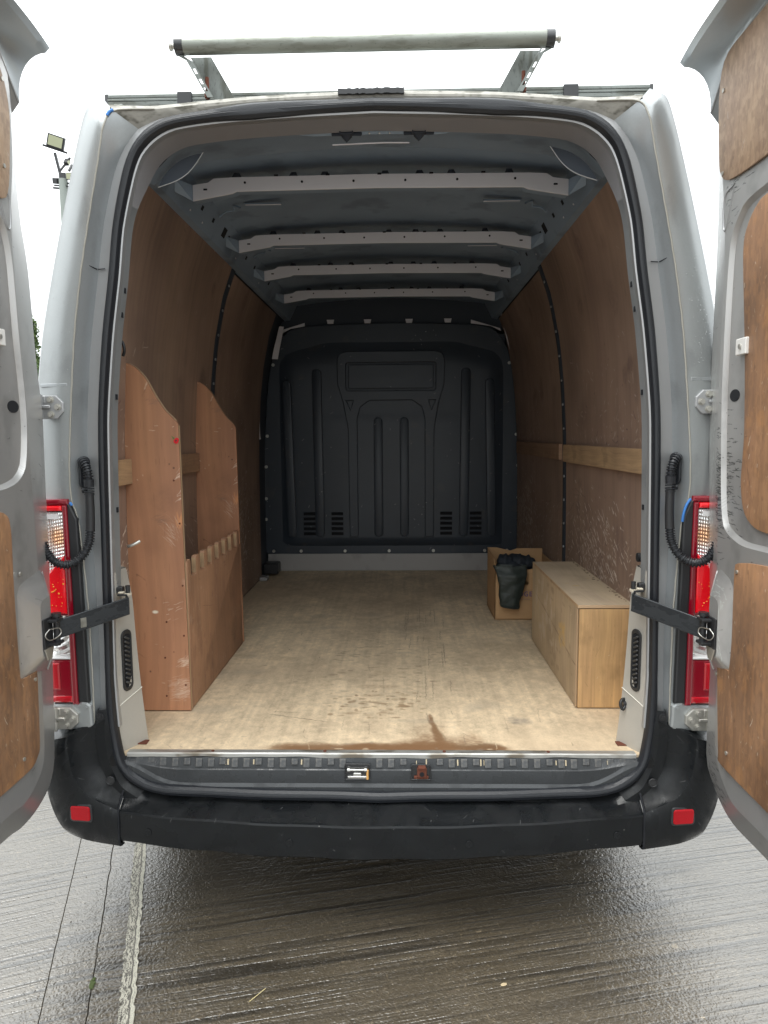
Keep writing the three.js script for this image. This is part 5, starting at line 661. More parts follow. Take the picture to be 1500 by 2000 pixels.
  // reversing lamp, lower red lamp
  { const rf = []; for (let i = 0; i <= 24; i++) { const row = []; for (let j = 0; j <= 44; j++) { const x = mix(0.924, 1.026, i / 24), y = mix(0.842, 0.968, j / 44), q = Math.hypot(x - 1.0, y - 0.93); row.push([s * x, y, 0.032 + 0.008 * Math.abs(((q * 46 + 0.35 * Math.atan2(y - 0.93, x - 1.0) * 3) % 1 + 1) % 1 - 0.5)]); } rf.push(row); } part('reflector', gridGeo(rf, { crease: 0.2 }), M.chrome, L);
    seg(0.842, 0.968, y => lx(y) + 0.024, 1.028, 0.045, M.clear, 'clear_lens', null, 0.001).geometry = boxUV(extr([[lx(0.9) + 0.024, 0.842], [1.028, 0.842], [1.028, 0.968], [lx(0.9) + 0.026, 0.968]].map(([a, b]) => [s * a, b]), 0.003, { bevel: 0.001 }).translate(0, 0, 0.041)); }
  seg(0.968, 0.977, y => lx(y) + 0.022, 1.028, 0.044, M.redDark, 'red_border'); seg(0.834, 0.843, y => lx(y) + 0.020, 1.028, 0.044, M.lampWhite, 'white_line');
  seg(0.700, 0.833, y => lx(y) + 0.020, 1.028, 0.042, M.redDark, 'lower_lens'); seg(0.700, 0.722, y => lx(y) + 0.022, 1.028, 0.0455, M.redMid, 'red_lens'); seg(0.74, 0.825, () => 0.962, 1.01, 0.0455, M.redMid, 'red_lens');
}
// ---------------------------------------------------------------- bumper
{
  const bowZ = x => 0.145 - 0.055 * (x / 0.79) ** 2, st = []; const n = 70;
  for (let i = 0; i <= n; i++) {
    const x = mix(-0.7845, 0.7845, i / n), z = bowZ(x), e = Math.abs(x) / 0.7845, up = 0.012 * e * e + 0.0012 * Math.sin(x * 23), sideUp = 0.03 * sm(0.85, 1, e);
    st.push([[x, 0.40 + sideUp * 1.6, 0.012], [x, 0.381 + up + sideUp * 1.3, 0.03], [x, 0.374 + up + sideUp * 0.5, z * 0.55], [x, 0.3685 + up, z - 0.010], [x, 0.3665 + up, z - 0.003], [x, 0.361 + up, z], [x, 0.33 + up, z], [x, 0.292 + up, z + 0.002], [x, 0.266 + up * 1.6, z - 0.002], [x, 0.252 + up * 1.9, z - 0.02], [x, 0.246 + up * 2, z - 0.10], [x, 0.28 + up, 0.0]]);
  }
  const B = new THREE.Group(); B.name = 'bumper'; B.userData.label = 'black plastic rear bumper step'; van.add(B);
  part('step', gridGeo(st, { crease: 0.42 }), M.bumper, B);
  for (const x of [-0.692, -0.262, 0.264, 0.703]) part('parking_sensor', [cyl(0.0095, 0.004, x, 0.312 + 0.012 * (x / 0.778) ** 2, bowZ(x) + 0.002, 'z', 20), new THREE.TorusGeometry(0.0098, 0.0012, 6, 24).translate(x, 0.312 + 0.012 * (x / 0.778) ** 2, bowZ(x) + 0.003).toNonIndexed()], M.bumper, B);
  // a corner: scoop from the seal out to the ridge, then the outer face, wrapping round the side
  const A = [[0.838, 0.640, 0.03], [0.846, 0.60, 0.032], [0.845, 0.56, 0.034], [0.832, 0.515, 0.036], [0.812, 0.472, 0.04], [0.782, 0.425, 0.045]];
  const R = [[0.928, 0.611, 0.086], [0.930, 0.590, 0.092], [0.926, 0.555, 0.094], [0.914, 0.492, 0.095], [0.876, 0.432, 0.095], [0.786, 0.383, 0.090]];
  const O = [[1.020, 0.595, 0.0], [1.042, 0.55, 0.0], [1.050, 0.46, 0.0], [1.050, 0.39, 0.0], [1.030, 0.300, 0.0], [0.988, 0.236, 0.01]];
  const O2 = [[0.985, 0.606, 0.07], [0.995, 0.575, 0.074], [0.998, 0.51, 0.076], [0.992, 0.43, 0.078], [0.955, 0.335, 0.082], [0.786, 0.30, 0.092]];
  const rowsOf = k => { const a = A[k], r = R[k], m = [mix(a[0], r[0], 0.55), mix(a[1], r[1], 0.55) - 0.004 * (k > 2 ? 1 : 0.2), mix(a[2], r[2], k > 3 ? 0.35 : 0.12)]; return [a, [mix(a[0], m[0], 0.5), mix(a[1], m[1], 0.5) - 0.003, mix(a[2], m[2], 0.3)], m, [mix(m[0], r[0], 0.7), mix(m[1], r[1], 0.7), mix(m[2], r[2], 0.5)], r]; };
  const scoop = A.map((_, k) => rowsOf(k)), SC = cr(scoop.map(r => r.flat()), 40).map(r => Array.from({ length: 5 }, (_, k) => r.slice(3 * k, 3 * k + 3)));
  // outer face: fan from the ridge down to the bottom edge and out to the side
  const ridge = cr(R, 60), mid = cr([[0.980, 0.597, 0.075], [0.990, 0.56, 0.08], [0.993, 0.48, 0.082], [0.978, 0.395, 0.084], [0.93, 0.335, 0.09], [0.787, 0.308, 0.096]], 60), out = cr([[1.018, 0.588, 0.03], [1.038, 0.545, 0.02], [1.042, 0.44, 0.01], [1.026, 0.36, 0.01], [0.985, 0.288, 0.03], [0.90, 0.277, 0.07], [0.787, 0.268, 0.088]], 60), back = cr([[1.025, 0.588, -0.12], [1.045, 0.545, -0.16], [1.046, 0.44, -0.2], [1.02, 0.35, -0.2], [0.97, 0.28, -0.12], [0.89, 0.268, 0.0], [0.787, 0.262, 0.03]], 60);
  const face = ridge.map((p, i) => { const q = mid[i], o = out[i], b = back[i]; return [p, [p[0] * 0.93 + q[0] * 0.07, p[1] * 0.9 + q[1] * 0.1, p[2] + 0.004], [mix(p[0], q[0], 0.5), mix(p[1], q[1], 0.5), mix(p[2], q[2], 0.5) + 0.006], q, [mix(q[0], o[0], 0.6), mix(q[1], o[1], 0.6), mix(q[2], o[2], 0.42)], o, [mix(o[0], b[0], 0.2), mix(o[1], b[1], 0.25), mix(o[2], b[2], 0.4)], b]; });
  const topCap = [[...SC[0]], [[0.845, 0.646, 0.0], [0.87, 0.640, 0.0], [0.89, 0.632, 0.0], [0.91, 0.624, 0.0], [0.93, 0.616, 0.0]]];
  for (const s of [1, -1]) {
    const f = g => (s > 0 ? g : mirGeo(g)), C = new THREE.Group(); C.name = 'bumper_corner'; C.userData.label = s > 0 ? 'black right bumper corner with red reflector' : 'black left bumper corner with red reflector'; van.add(C);
    part('shell', [f(gridGeo(SC, { crease: 0.8 })), f(gridGeo(face, { crease: 0.8 })), f(gridGeo([[R[0], mid[0], out[0], back[0]], [[0.928, 0.616, 0.0], [0.98, 0.608, 0.0], [1.0, 0.60, -0.02], [1.0, 0.59, -0.12]]], { crease: 0 })), f(gridGeo(topCap, { crease: 0 }))], M.bumper, C);
    // inner upright against the seal with its fixing
    part('upright', f(stationGeo([[[0.812, 0.67, 0.001], [0.834, 0.67, 0.018], [0.862, 0.67, 0.026], [0.866, 0.67, 0.0]], [[0.812, 0.6, 0.006], [0.840, 0.6, 0.034], [0.866, 0.6, 0.036], [0.872, 0.6, 0.0]], [[0.800, 0.525, 0.008], [0.828, 0.52, 0.042], [0.856, 0.515, 0.042], [0.862, 0.51, 0.0]], [[0.765, 0.462, 0.012], [0.792, 0.442, 0.050], [0.815, 0.425, 0.05], [0.82, 0.42, 0.0]], [[0.715, 0.425, 0.014], [0.742, 0.402, 0.05], [0.76, 0.39, 0.052], [0.77, 0.385, 0.0]]], 40, { crease: 0.6 })), M.bumper, C);
    part('fixing', [cyl(0.011, 0.006, s * 0.852, 0.652, 0.028, 'z', 18), cyl(0.006, 0.006, s * 0.852, 0.652, 0.032, 'z', 6)], M.black, C); part('fixing', [cyl(0.012, 0.006, s * 0.818, 0.462, 0.058, 'z', 18), new THREE.TorusGeometry(0.012, 0.002, 6, 20).translate(s * 0.818, 0.462, 0.061).toNonIndexed()], M.black, C);
    const rp = extr(rrect(-0.031, -0.023, 0.031, 0.023, 0.008), 0.016, { bevel: 0.003 }); rp.rotateX(0.04); rp.rotateY(s * 0.12); rp.translate(s * 0.895, 0.378, 0.086);
    const rh = extr(rrect(-0.037, -0.029, 0.037, 0.029, 0.011), 0.012, { bevel: 0.003 }); rh.rotateX(0.04); rh.rotateY(s * 0.12); rh.translate(s * 0.895, 0.378, 0.0865); part('surround', boxUV(rh), M.black, C);
    part('reflector', boxUV(rp), M.reflector, C, s > 0 ? 'red right bumper reflector' : 'red left bumper reflector');
    part('seam', tube([[s * 0.784, 0.428, 0.044], [s * 0.7855, 0.405, 0.067], [s * 0.7855, 0.384, 0.0885], [s * 0.7855, 0.372, 0.0915], [s * 0.7855, 0.31, 0.0935], [s * 0.7855, 0.272, 0.088], [s * 0.7855, 0.262, 0.06]], 0.0034, 40, 8), M.hole, C);
  }
}
{ // rain on the painted quarters, the lamps and the bumper
  const r = rng(33), d = [], drop = (x, y, z, q, n) => { const g = new THREE.SphereGeometry(q, 8, 5, 0, Math.PI * 2, 0, Math.PI / 2); g.rotateX(Math.PI / 2); g.scale(1, 1.1, 0.6); g.translate(x, y, z); d.push(g); };
  const qx = (y, t) => { let i = 5; while (i < ST.length - 2 && ST[i + 1][0][1] > y) i++; const f = (ST[i][0][1] - y) / (ST[i][0][1] - ST[i + 1][0][1]); const a = mix(ST[i][2][0], ST[i + 1][2][0], f), b = mix(ST[i][3][0], ST[i + 1][3][0], f), za = mix(ST[i][2][2], ST[i + 1][2][2], f), zb = mix(ST[i][3][2], ST[i + 1][3][2], f); return [mix(a, b, t), mix(za, zb, t) + 0.004]; };
  for (let i = 0; i < 110; i++) { const y = mix(1.68, 2.0, r()), [x, z] = qx(y, 0.15 + 0.8 * r()); drop((r() < 0.7 ? 1 : -1) * x, y, z, 0.0007 + 0.0011 * r() * r()); }
  for (let i = 0; i < 40; i++) { const y = mix(1.34, 1.62, r()), [x, z] = qx(y, 0.2 + 0.7 * r()); drop((r() < 0.5 ? 1 : -1) * x, y, z, 0.0006 + 0.0009 * r()); }
  part('rain_drops', d, phy({ color: rgb(0.5, 0.53, 0.54), roughness: 0.12, metalness: 0.2, clearcoat: 1 }), van).userData.kind = 'stuff';
}
// ---------------------------------------------------------------- roof rack
{
  const t = thing('roof_rack', 'galvanised roof rack with a loading roller held above the rear edge of the roof', 'roof rack', [0, 2.5, -0.2]);
  const rg = (() => { const grid = []; for (let i = 0; i <= 36; i++) { const a = i / 36 * Math.PI * 2; grid.push([-0.5865, 0.0, 0.486].map((_, k) => [[-0.545, 0.486][k > 0 ? 1 : 0], 0.0235 * Math.cos(a), 0.0235 * Math.sin(a)]).slice(0, 2)); } return gridGeo(grid, { crease: 0 }); })();
  { const uv = rg.attributes.uv; for (let i = 0; i < uv.count; i++) uv.setXY(i, uv.getX(i), uv.getY(i) / 0.148); }
  rg.translate(0, 0.113, 0.15); part('roller', rg, M.roller, t);
  for (const s of [1, -1]) {
    const ex = s > 0 ? 0.498 : -0.557; part('end_cap', cyl(0.0245, 0.024, ex, 0.113, 0.15, 'x', 28), M.gloss, t); part('axle_bolt', [cyl(0.008, 0.02, ex + s * 0.018, 0.113, 0.15, 'x', 12), cyl(0.012, 0.008, ex + s * 0.026, 0.113, 0.15, 'x', 6)], M.zinc, t);
    // folded upright: slotted front flange and a wide plate running forward
    const tx = ex + s * 0.012, bx = ex - s * 0.075, y1 = 0.125, y0 = -0.028, sl = (f, w0, w1) => [[f - s * w0, 0], [f - s * w1, 0]];
    const L = y => mix(bx, tx, (y - y0) / (y1 - y0));
    const pl = [[L(y0), y0], [L(0.075), 0.075], [tx, 0.09], [tx, y1], [tx - s * 0.018, y1], [tx - s * 0.024, 0.085], [L(0.07) - s * 0.017, 0.07], [L(y0) - s * 0.017, y0]];
    const hol = [0.045, 0.017, -0.005].map((y, k) => [[L(y - 0.008) - s * 0.005, y - 0.008], [L(y - 0.008) - s * 0.011, y - 0.008], [L(y + 0.006) - s * 0.012, y + 0.007], [L(y + 0.006) - s * 0.005, y + 0.007]].map(q => k === 2 ? [q[0], mix(y, q[1], 0.7)] : q));
    part('slotted_flange', boxUV(extr(pl, 0.003, { bevel: 0.0006, holes: hol }).translate(0, 0, 0.148)), M.galv, t);
    const iF = y => L(y) - s * 0.017, W = s * 0.062, pw = [[iF(y0), y0], [iF(y1 - 0.012), y1 - 0.012], [iF(y1 - 0.012) - W, y1 - 0.012], [iF(y0) - W, y0]];
    part('side_plate', boxUV(extr(s > 0 ? pw : pw.slice().reverse(), 0.003, { bevel: 0.0008 }).translate(0, 0, 0.085)), M.galv, t); part('fold', gridGeo([[[iF(y0), y0, 0.150], [iF(y0), y0, 0.087]], [[iF(y1 - 0.012), y1 - 0.012, 0.150], [iF(y1 - 0.012), y1 - 0.012, 0.087]]], { crease: 0 }), M.galv, t);
    part('clamp_bolt', [cyl(0.0055, 0.06, iF(0.0) + s * 0.006, 0.006, 0.13), cyl(0.009, 0.012, iF(0) + s * 0.006, -0.014, 0.13, 'y', 6)], M.rust, t);
    part('foot', rbox(0.05, 0.02, 0.07, bx - s * 0.005, -0.036, 0.06, 0.003), M.galv, t);
    part('bar_clamp', rbox(0.046, 0.046, 0.05, s * 0.60, 0.048, -0.05, 0.003), M.black, t);
    part('bar_cap', rbox(0.014, 0.040, 0.038, s * 0.848, 0.052, -0.05, 0.006), M.gloss, t);
  }
  part('cross_bar', [rbox(1.69, 0.013, 0.036, 0, 0.062, -0.05, 0.004, true), rbox(1.69, 0.008, 0.030, 0, 0.051, -0.046, 0.002, true), rbox(1.69, 0.014, 0.036, 0, 0.040, -0.05, 0.003, true)], M.galv, t);
  for (const z of [-1.2, -2.2]) part('cross_bar', rbox(1.69, 0.028, 0.036, 0, 0.036, z, 0.004, true), M.galv, t);
  for (const s of [1, -1]) part('side_rail', rbox(0.03, 0.03, 2.3, s * 0.80, 0.012, -1.15, 0.004), M.galv, t);
}
// ---------------------------------------------------------------- plywood tool shelf
{
  const t = thing('tool_shelf', 'reddish plywood tool shelf with curved ends and a notched front board against the left wall', 'tool shelf', [-0.78, 0.524, -0.77]);
  const O = [0.78, -0.524, 0.77], loc = g => g.translate(...O);
  const prof = dx => cr([[-0.885, 1.764], [-0.835, 1.737], [-0.80, 1.70], [-0.768, 1.64], [-0.736, 1.59], [-0.712, 1.566], [-0.70, 1.553]], 26).map(([x, y]) => [Math.max(x, -0.885) + dx, y]);
  const wallPts = [[-0.888, 0.526], [-0.888, 0.9], [-0.886, 1.2], [-0.88, 1.5], [-0.870, 1.70]];
  const end = (z, l) => { const p = [...wallPts, [-0.866, 1.752], ...prof(0).filter(q => q[0] > -0.86), [-0.693, 1.54], [-0.690, 1.05], [-0.684, 0.526]]; return part('end_board', loc(boxUV(extr(p.reverse(), 0.015, { bevel: 0.0012 }).translate(0, 0, z - 0.015))), M.shelfPly, t, l); };
  end(-0.337, 'rear end board of the shelf with a curved top'); end(-1.195, 'front end board of the shelf with a curved top');
  // pale sawn edge along the curve
  for (const z of [-0.337, -1.195]) { const c = prof(0).filter(q => q[0] > -0.864); part('sawn_edge', loc(gridGeo(c.map(([x, y]) => [[x + 0.0012, y + 0.0018, z - 0.0005], [x + 0.0012, y + 0.0018, z - 0.0145]]), { crease: 0 })), M.plyEdge, t); }
  // notched front board, running into the van
  const pr = []; const zs = -0.352, ze = -1.180, top = 1.066, botN = 1.0; let z = zs; pr.push([z, 0.526]); pr.push([z, top - 0.004]);
  const pitch = 0.1085; for (let k = 0; k < 8; k++) { const a = zs - k * pitch; const b = a - 0.05, c = a - pitch; if (k === 0) { pr.push([a - 0.036, top]); pr.push([a - 0.044, top - 0.01]); pr.push([a - 0.046, botN]); pr.push([a - pitch - 0.0, botN - 0.002]); continue; } if (b < ze) { pr.push([a, top - 0.008]); pr.push([a - 0.006, top]); pr.push([Math.max(ze, b), top]); break; } pr.push([a, top - 0.008]); pr.push([a - 0.007, top]); pr.push([b + 0.007, top]); pr.push([b, top - 0.008]); pr.push([b, botN + 0.004]); pr.push([Math.max(ze, c), botN - 0.002]); if (c <= ze) break; }
  pr.push([ze, 0.526]);
  for (let k = 1; k < 8; k++) { const a = zs - k * pitch + 0.0006, q = (x, y) => [x, y, a]; if (a < ze) break; part('sawn_edge', loc(gridGeo([[q(-0.6845, botN + 0.004), q(-0.7005, botN + 0.004)], [q(-0.6845, top - 0.008), q(-0.7005, top - 0.008)]], { crease: 0 })), M.batten, t); }  // pale quads put the light on door-facing notch walls into their colour
  { const g = extr(pr.map(([a, b]) => [-a, b]), 0.017, { bevel: 0.001 }), p = g.attributes.position; for (let i = 0; i < p.count; i++) { const a = p.getX(i), b = p.getY(i), d = p.getZ(i); p.setXYZ(i, -0.684 - d, b, -a); } g.computeVertexNormals(); part('notched_board', loc(boxUV(toCreasedNormals(g, 0.5), false)), M.shelfPlyWorn, t, 'long front board with a row of notches'); }
  part('sawn_edge', loc(gridGeo([[[-0.6915, 1.538, -0.3373], [-0.6915, 1.538, -0.3517]], [[-0.6885, 1.05, -0.3373], [-0.6885, 1.05, -0.3517]], [[-0.6825, 0.527, -0.3373], [-0.6825, 0.527, -0.3517]]], { crease: 0 })), M.plyEdge, t);
  part('shelf_bottom', loc(rbox(0.185, 0.012, 0.82, -0.795, 0.535, -0.766, 0.002)), M.shelfPlyWorn, t);
  part('back_board', loc(rbox(0.008, 0.30, 0.82, -0.876, 0.70, -0.766, 0.002)), M.shelfPlyWorn, t);
  const r = rng(71); for (const [x, y] of [[-0.70, 1.20], [-0.715, 1.35], [-0.77, 0.72], [-0.70, 0.80], [-0.76, 0.85], [-0.70, 0.62], [-0.77, 0.58], [-0.698, 0.98]]) part('screw', loc(cyl(0.0035, 0.0015, x, y, -0.3365, 'z', 10)), M.rust, t);
}
{ const t = thing('paper_poppy', 'small red paper poppy pinned near the top edge of the plywood shelf end', 'poppy', [-0.703, 1.487, -0.336]);
  part('petal', [new THREE.CircleGeometry(0.0085, 18).translate(0.002, -0.002, 0.0022).toNonIndexed(), new THREE.CircleGeometry(0.0075, 18).translate(0.005, 0.002, 0.0028).toNonIndexed()], std({ color: rgb(0.6, 0.01, 0.02), roughness: 0.7 }), t); part('centre', cyl(0.0025, 0.002, 0.003, 0, 0.004, 'z', 12), M.black, t); part('leaf', new THREE.CircleGeometry(0.006, 3).scale(1.6, 0.7, 1).rotateZ(2.3).translate(-0.008, 0.010, 0.0016).toNonIndexed(), std({ color: rgb(0.12, 0.16, 0.05), roughness: 0.8 }), t); }
// ---------------------------------------------------------------- plywood box on the right
{
  const t = thing('plywood_box', 'pale plywood box standing on the floor against the right wall', 'box', [0.79, 0.524, -0.8]); const O = [-0.79, -0.524, 0.8], loc = g => g.translate(...O);
  part('end_panel', loc(rbox(0.188, 0.360, 0.012, 0.791, 0.706, -0.376, 0.0012)), M.boxPly, t, 'orange tinted end panel facing the doors'); part('front_panel', loc(rbox(0.012, 0.362, 0.86, 0.697, 0.707, -0.812, 0.0012, false, [1.3, -0.45])), M.boxSide, t, 'dusty long side panel');
  part('top_panel', loc(rbox(0.200, 0.012, 0.872, 0.7915, 0.8945, -0.806, 0.0012, false, [0.2, 0.7])), M.boxDusty, t, 'dusty top panel'); part('back_panel', loc(rbox(0.188, 0.36, 0.012, 0.791, 0.706, -1.236, 0.0012)), M.boxPly, t);
  part('sawn_edge', loc(rbox(0.0022, 0.360, 0.011, 0.6905, 0.706, -0.376, 0.0006)), M.plyEdge, t); part('sawn_edge', loc(rbox(0.2, 0.011, 0.0022, 0.7915, 0.8945, -0.3695, 0.0006)), M.plyEdge, t); part('sawn_edge', loc(rbox(0.0022, 0.011, 0.868, 0.6915, 0.8945, -0.806, 0.0006)), M.batten, t);
  const r = rng(81), bits = []; for (let i = 0; i < 40; i++) { const g = new THREE.IcosahedronGeometry(0.002 + 0.004 * r() * r(), 0); g.scale(1, 0.6, 1.6); g.rotateY(r() * 6); g.translate(0.878 - 0.02 * r() * r(), 0.902, -0.42 - 0.8 * r()); bits.push(loc(g)); } part('debris', bits, std({ color: rgb(0.25, 0.19, 0.13), roughness: 0.9 }), t).userData.kind = 'stuff';
}
// ---------------------------------------------------------------- cardboard box with a jacket
{
  const t = thing('cardboard_box', 'open brown cardboard box half hidden behind the plywood box', 'cardboard box', [0.72, 0.524, -1.76]); const O = [-0.72, -0.524, 1.76], loc = g => g.translate(...O);
  const x0 = 0.560, x1 = 0.87, y0 = 0.526, zf = -1.60, zb = -1.93;
  const front = boxUV(extr([[x0, y0], [x1, y0], [x1, 0.795], [x0 + 0.155, 0.795], [x0 + 0.008, 0.812], [x0, 0.812]], 0.005, { bevel: 0.0008, holes: [rrect(0.655, 0.713, 0.736, 0.733, 0.008)] }).translate(0, 0, zf - 0.005));
  part('front_panel', loc(front), M.card, t, 'front panel with a hand hole and faded violet print');
  const cv = document.createElement('canvas'); cv.width = 512; cv.height = 256; const cx = cv.getContext('2d'); cx.clearRect(0, 0, 512, 256); cx.fillStyle = 'rgb(168,134,95)'; cx.fillRect(0, 0, 512, 256); cx.fillStyle = 'rgb(96,78,112)'; cx.font = 'bold 150px sans-serif'; cx.fillText('DGE', 30, 150); cx.fillStyle = 'rgb(120,98,100)'; cx.fillRect(40, 205, 230, 10);
  const ct = new THREE.CanvasTexture(cv); ct.colorSpace = THREE.SRGBColorSpace; part('print', loc(new THREE.PlaneGeometry(0.125, 0.0625).translate(0.741, 0.6565, zf + 0.0012)), std({ map: ct, roughness: 0.8 }), t, 'faded violet letters');
  part('side_panel', [loc(boxUV(extr([[-zf, y0], [-zb, y0], [-zb, 0.862], [-zf + 0.06, 0.845], [-zf, 0.812]], 0.005, { bevel: 0.0008 }).rotateY(Math.PI / 2).translate(x0, 0, 0)))], M.card, t); part('side_panel', [loc(rbox(0.005, 0.30, 0.33, x1, 0.676, (zf + zb) / 2, 0.001))], M.card, t);
  part('back_panel', loc(boxUV(extr([[x0, y0], [x1, y0], [x1, 0.855], [x0 + 0.17, 0.856], [x0 + 0.13, 0.842], [x0 + 0.055, 0.86], [x0, 0.862]], 0.005, { bevel: 0.0008 }).translate(0, 0, zb))), M.card, t); part('base', loc(rbox(x1 - x0, 0.004, zf - zb, (x0 + x1) / 2, y0 + 0.004, (zf + zb) / 2, 0.001)), M.card, t);
  const inside = new THREE.SphereGeometry(0.1, 40, 28), ip = inside.attributes.position;
  const j = thing('jacket', 'dark green jacket stuffed in the cardboard box with a sleeve hanging over the front', 'jacket', [0.665, 0.80, -1.68]);
  for (let i = 0; i < ip.count; i++) { const x = ip.getX(i), y = ip.getY(i), z = ip.getZ(i), n = 1 + 0.35 * (fbm(x * 2 + 3, y * 2 + z + 3, 8, 8, 3, 61) - 0.5); ip.setXYZ(i, x * n * 0.92, y * n * 0.75, z * n * 1.1); } inside.computeVertexNormals(); part('body', inside.translate(0.01, -0.02, -0.03), M.jacketIn, j);
  const fold = []; for (const [x, h] of [[-0.045, 0.075], [0.03, 0.07], [0.075, 0.05]]) { const g = new THREE.SphereGeometry(0.045, 24, 16), p = g.attributes.position; for (let i = 0; i < p.count; i++) { const k = 1 + 0.3 * Math.sin(p.getX(i) * 190 + p.getZ(i) * 60) * 0.35; p.setXYZ(i, p.getX(i) * k * 0.95, p.getY(i) * k * 0.9, p.getZ(i) * k * 1.2); } g.computeVertexNormals(); g.translate(x, h * 0.32, 0.0); fold.push(g); } part('collar', fold, M.jacketIn, j);
  // the sleeve: a creased, flattened tapering tube, turned under at the cuff
  const grid = []; for (let i = 0; i <= 46; i++) { const v = i / 46, row = []; const cxs = mix(-0.030, -0.027, v), w = mix(0.088, 0.047, Math.pow(v, 0.9)) * (v > 0.93 ? 1.04 : 1), y = mix(0.018, -0.195, v), dz = mix(0.030, 0.021, v); for (let k = 0; k <= 40; k++) { const a = k / 40 * Math.PI * 2, n = 0.007 * (fbm(k / 40 * 1.0 + 0.001, v * 0.999, 5, 7, 4, 63) - 0.5) + 0.0012 * Math.sin(v * 17 + Math.cos(a) * 4 + 3 * Math.sin(a)) + 0.003 * Math.sin(a * 5 + v * 3) * (1 - v); row.push([cxs + (w + n) * Math.cos(a) + 0.006 * Math.sin(v * 5), y - 0.008 * Math.cos(a) * v, 0.108 + mix(-0.02, 0.012, sm(0, 0.25, v)) + (dz + n * 1.5) * Math.sin(a)]); } grid.push(row); }
  part('sleeve', gridGeo(grid, { crease: 0 }), M.jacket, j, 'hanging dark green sleeve'); part('cuff', new THREE.TorusGeometry(0.045, 0.005, 10, 36).rotateX(Math.PI / 2).scale(1, 1.2, 0.62).rotateZ(-0.12).translate(-0.03, -0.194, 0.12), M.jacket, j); part('cuff_opening', new THREE.CircleGeometry(0.043, 30).rotateX(Math.PI / 2).scale(1, 1, 0.6).rotateZ(-0.12).translate(-0.03, -0.196, 0.12), M.hole, j);
}
// ---------------------------------------------------------------- yard things
{ const t = thing('straw', 'pale stalk of straw lying on the wet concrete', 'straw', [-0.322, 0.003, 0.346], 0.93); part('stalk', [tube([[-0.03, 0, 0], [0.0, 0.001, 0.0012], [0.028, 0, 0]], 0.0011, 14, 6)], std({ color: rgb(0.5, 0.42, 0.22), roughness: 0.7 }), t); }
{ const t = thing('fallen_leaf', 'small pale leaf fragment on the concrete below the middle of the bumper', 'leaf', [0.345, 0.003, 0.30], 0.4); part('blade', new THREE.CircleGeometry(0.009, 9).scale(1.1, 0.6, 1).rotateX(-Math.PI / 2 + 0.08).toNonIndexed(), std({ color: rgb(0.4, 0.32, 0.2), roughness: 0.8 }), t); }
{ // floodlight mast
  const t = thing('floodlight_mast', 'tall grey mast with floodlights standing beyond the left side of the van', 'floodlight mast', [-8.58, 0, -16.9]); const zm = std({ color: rgb(0.24, 0.27, 0.25), roughness: 0.6 });
  part('mast', cyl(0.06, 8.1, 0, 4.05, 0, 'y', 14, 0.11), zm, t); part('bracket', [bar([0, 7.9, 0], [-0.18, 8.75, 0], 0.06, 0.06), bar([-0.06, 8.3, 0.02], [0.22, 8.62, 0.02], 0.04, 0.04), bar([-0.22, 7.94, 0.05], [0.36, 7.89, 0.05], 0.035, 0.035), rbox(0.17, 0.26, 0.14, 0, 8.12, 0, 0.02)], M.black, t);
  const fl = (x, y, z, rz, ry, w) => { const h = new THREE.Group(); h.name = 'floodlight'; t.add(h); h.position.set(x, y, z); h.rotation.set(0.25, ry, rz); part('case', rbox(w, w * 0.72, 0.12, 0, 0, 0, 0.02), M.black, h); part('glass', rbox(w * 0.82, w * 0.56, 0.01, 0, 0, 0.061, 0.003), std({ color: rgb(0.4, 0.42, 0.28), roughness: 0.3 }), h); part('yoke', [bar([-w * 0.72, 0.2, 0], [-w * 0.72, -0.16, 0], 0.05, 0.05), bar([w * 0.72, 0.2, 0], [w * 0.72, -0.16, 0], 0.05, 0.05), bar([-w * 0.72, -0.17, 0], [w * 0.72, -0.17, 0], 0.05, 0.05)], M.black, h); };
  fl(-0.09, 8.98, 0.1, -0.32, 0.1, 0.42); fl(0.24, 8.14, 0.08, -0.1, -0.5, 0.24); fl(-0.2, 8.08, -0.05, 0.1, 2.6, 0.2); fl(0.12, 8.52, 0, 0.75, 1.4, 0.16);
}
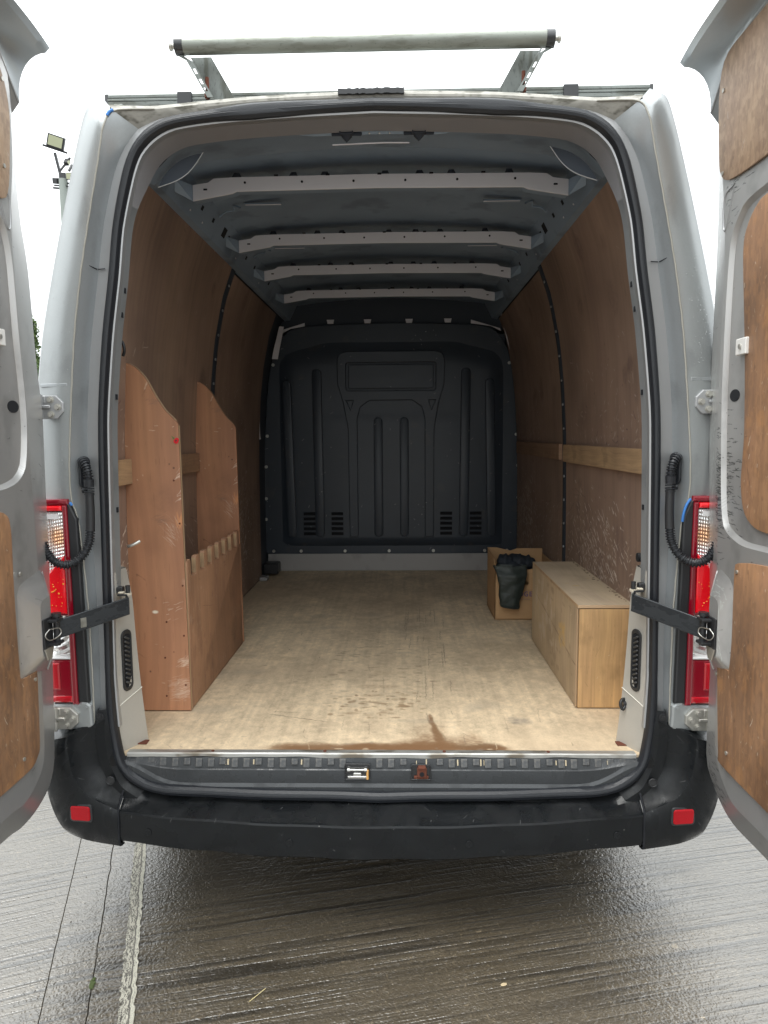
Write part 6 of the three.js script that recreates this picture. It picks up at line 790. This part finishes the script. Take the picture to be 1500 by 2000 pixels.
function tree(name, label, x, z, h, seed, shape, leafN, cols, trunkR, size) {
  const t = thing(name, label, 'tree', [x, 0, z]), r = rng(seed), limbs = [];
  limbs.push(new THREE.CylinderGeometry(trunkR * 0.25, trunkR, h * 0.92, 9).translate(0, h * 0.46, 0).toNonIndexed());
  const tips = []; for (let i = 0; i < 46; i++) { const v = 0.12 + 0.84 * r(), a = r() * 6.283, R = shape(v) * h; const A = V(0, h * v * 0.93, 0), B = V(Math.cos(a) * R, h * (v + 0.05 + 0.05 * r()), Math.sin(a) * R); tips.push([A, B]); const L = A.distanceTo(B); const g = new THREE.CylinderGeometry(trunkR * 0.05, trunkR * 0.2, L, 5); g.translate(0, L / 2, 0); g.applyQuaternion(new THREE.Quaternion().setFromUnitVectors(V(0, 1, 0), B.clone().sub(A).normalize())); g.translate(A.x, A.y, A.z); limbs.push(g.toNonIndexed()); }
  part('trunk', limbs, std({ color: rgb(0.08, 0.065, 0.05), roughness: 0.9 }), t);
  const pos = [], col = []; for (let i = 0; i < leafN; i++) {
    const [A, B] = tips[Math.floor(r() * tips.length)], k = Math.sqrt(r()) * 1.03, sp = h * 0.035; const c = A.clone().lerp(B, k).add(V((r() + r() - 1) * sp * 1.6, (r() + r() - 1) * sp * 1.6, (r() + r() - 1) * sp * 1.6));
    const u = V(r() - 0.5, r() - 0.5, r() - 0.5).normalize().multiplyScalar(size * (0.6 + 0.8 * r())), w = V(r() - 0.5, r() - 0.5, r() - 0.5).cross(u).normalize().multiplyScalar(size * 0.45); const q = cols[Math.floor(r() * cols.length)], b = 0.7 + 0.6 * r();
    for (const p of [c.clone().sub(u), c.clone().add(w), c.clone().add(u), c.clone().sub(u), c.clone().add(u), c.clone().sub(w)]) { pos.push(p.x, p.y, p.z); col.push(q[0] * b, q[1] * b, q[2] * b); }
  }
  const g = new THREE.BufferGeometry(); g.setAttribute('position', new THREE.Float32BufferAttribute(pos, 3)); g.setAttribute('color', new THREE.Float32BufferAttribute(col, 3)); g.computeVertexNormals();
  const m = new THREE.Mesh(g, std({ vertexColors: true, roughness: 0.8 })); m.name = 'crown'; m.castShadow = m.receiveShadow = true; t.add(m);
}
tree('conifer_tree', 'narrow green conifer with a spindly leading shoot standing beyond the left side of the van', -12.05, -21.4, 5.2, 5, v => 0.17 * Math.pow(Math.max(0.02, 1 - v), 0.55) * (v < 0.8 ? 1 : 0.35), 9000, [[0.075, 0.12, 0.035], [0.05, 0.09, 0.028], [0.11, 0.16, 0.05]], 0.12, 0.075);
tree('bare_tree', 'pale leafless tree far off, glimpsed beside the right door', 15.3, -31, 7.6, 9, v => 0.26 * (1 - Math.abs(v - 0.6)), 160, [[0.16, 0.16, 0.1]], 0.10, 0.05);
{ const t = thing('yard_shed', 'low pale shed with a ribbed gable below the conifer', 'shed', [-14.4, 0, -23.6]); part('wall', rbox(2.6, 2.6, 3, 0, 1.3, 0, 0.02), std({ color: rgb(0.55, 0.55, 0.48), roughness: 0.8 }), t); part('roof', boxUV(extr([[-1.5, 2.55], [1.5, 2.55], [0, 3.5]], 3.3, { bevel: 0.01 }).translate(0, 0, -1.65)), std({ color: rgb(0.3, 0.27, 0.22), roughness: 0.8 }), t); for (let k = 0; k < 5; k++) part('slat', rbox(0.12, 0.5, 0.03, -0.5 + k * 0.25, 2.85, 1.665, 0.005), M.white, t); }

renderer.render(scene, camera);
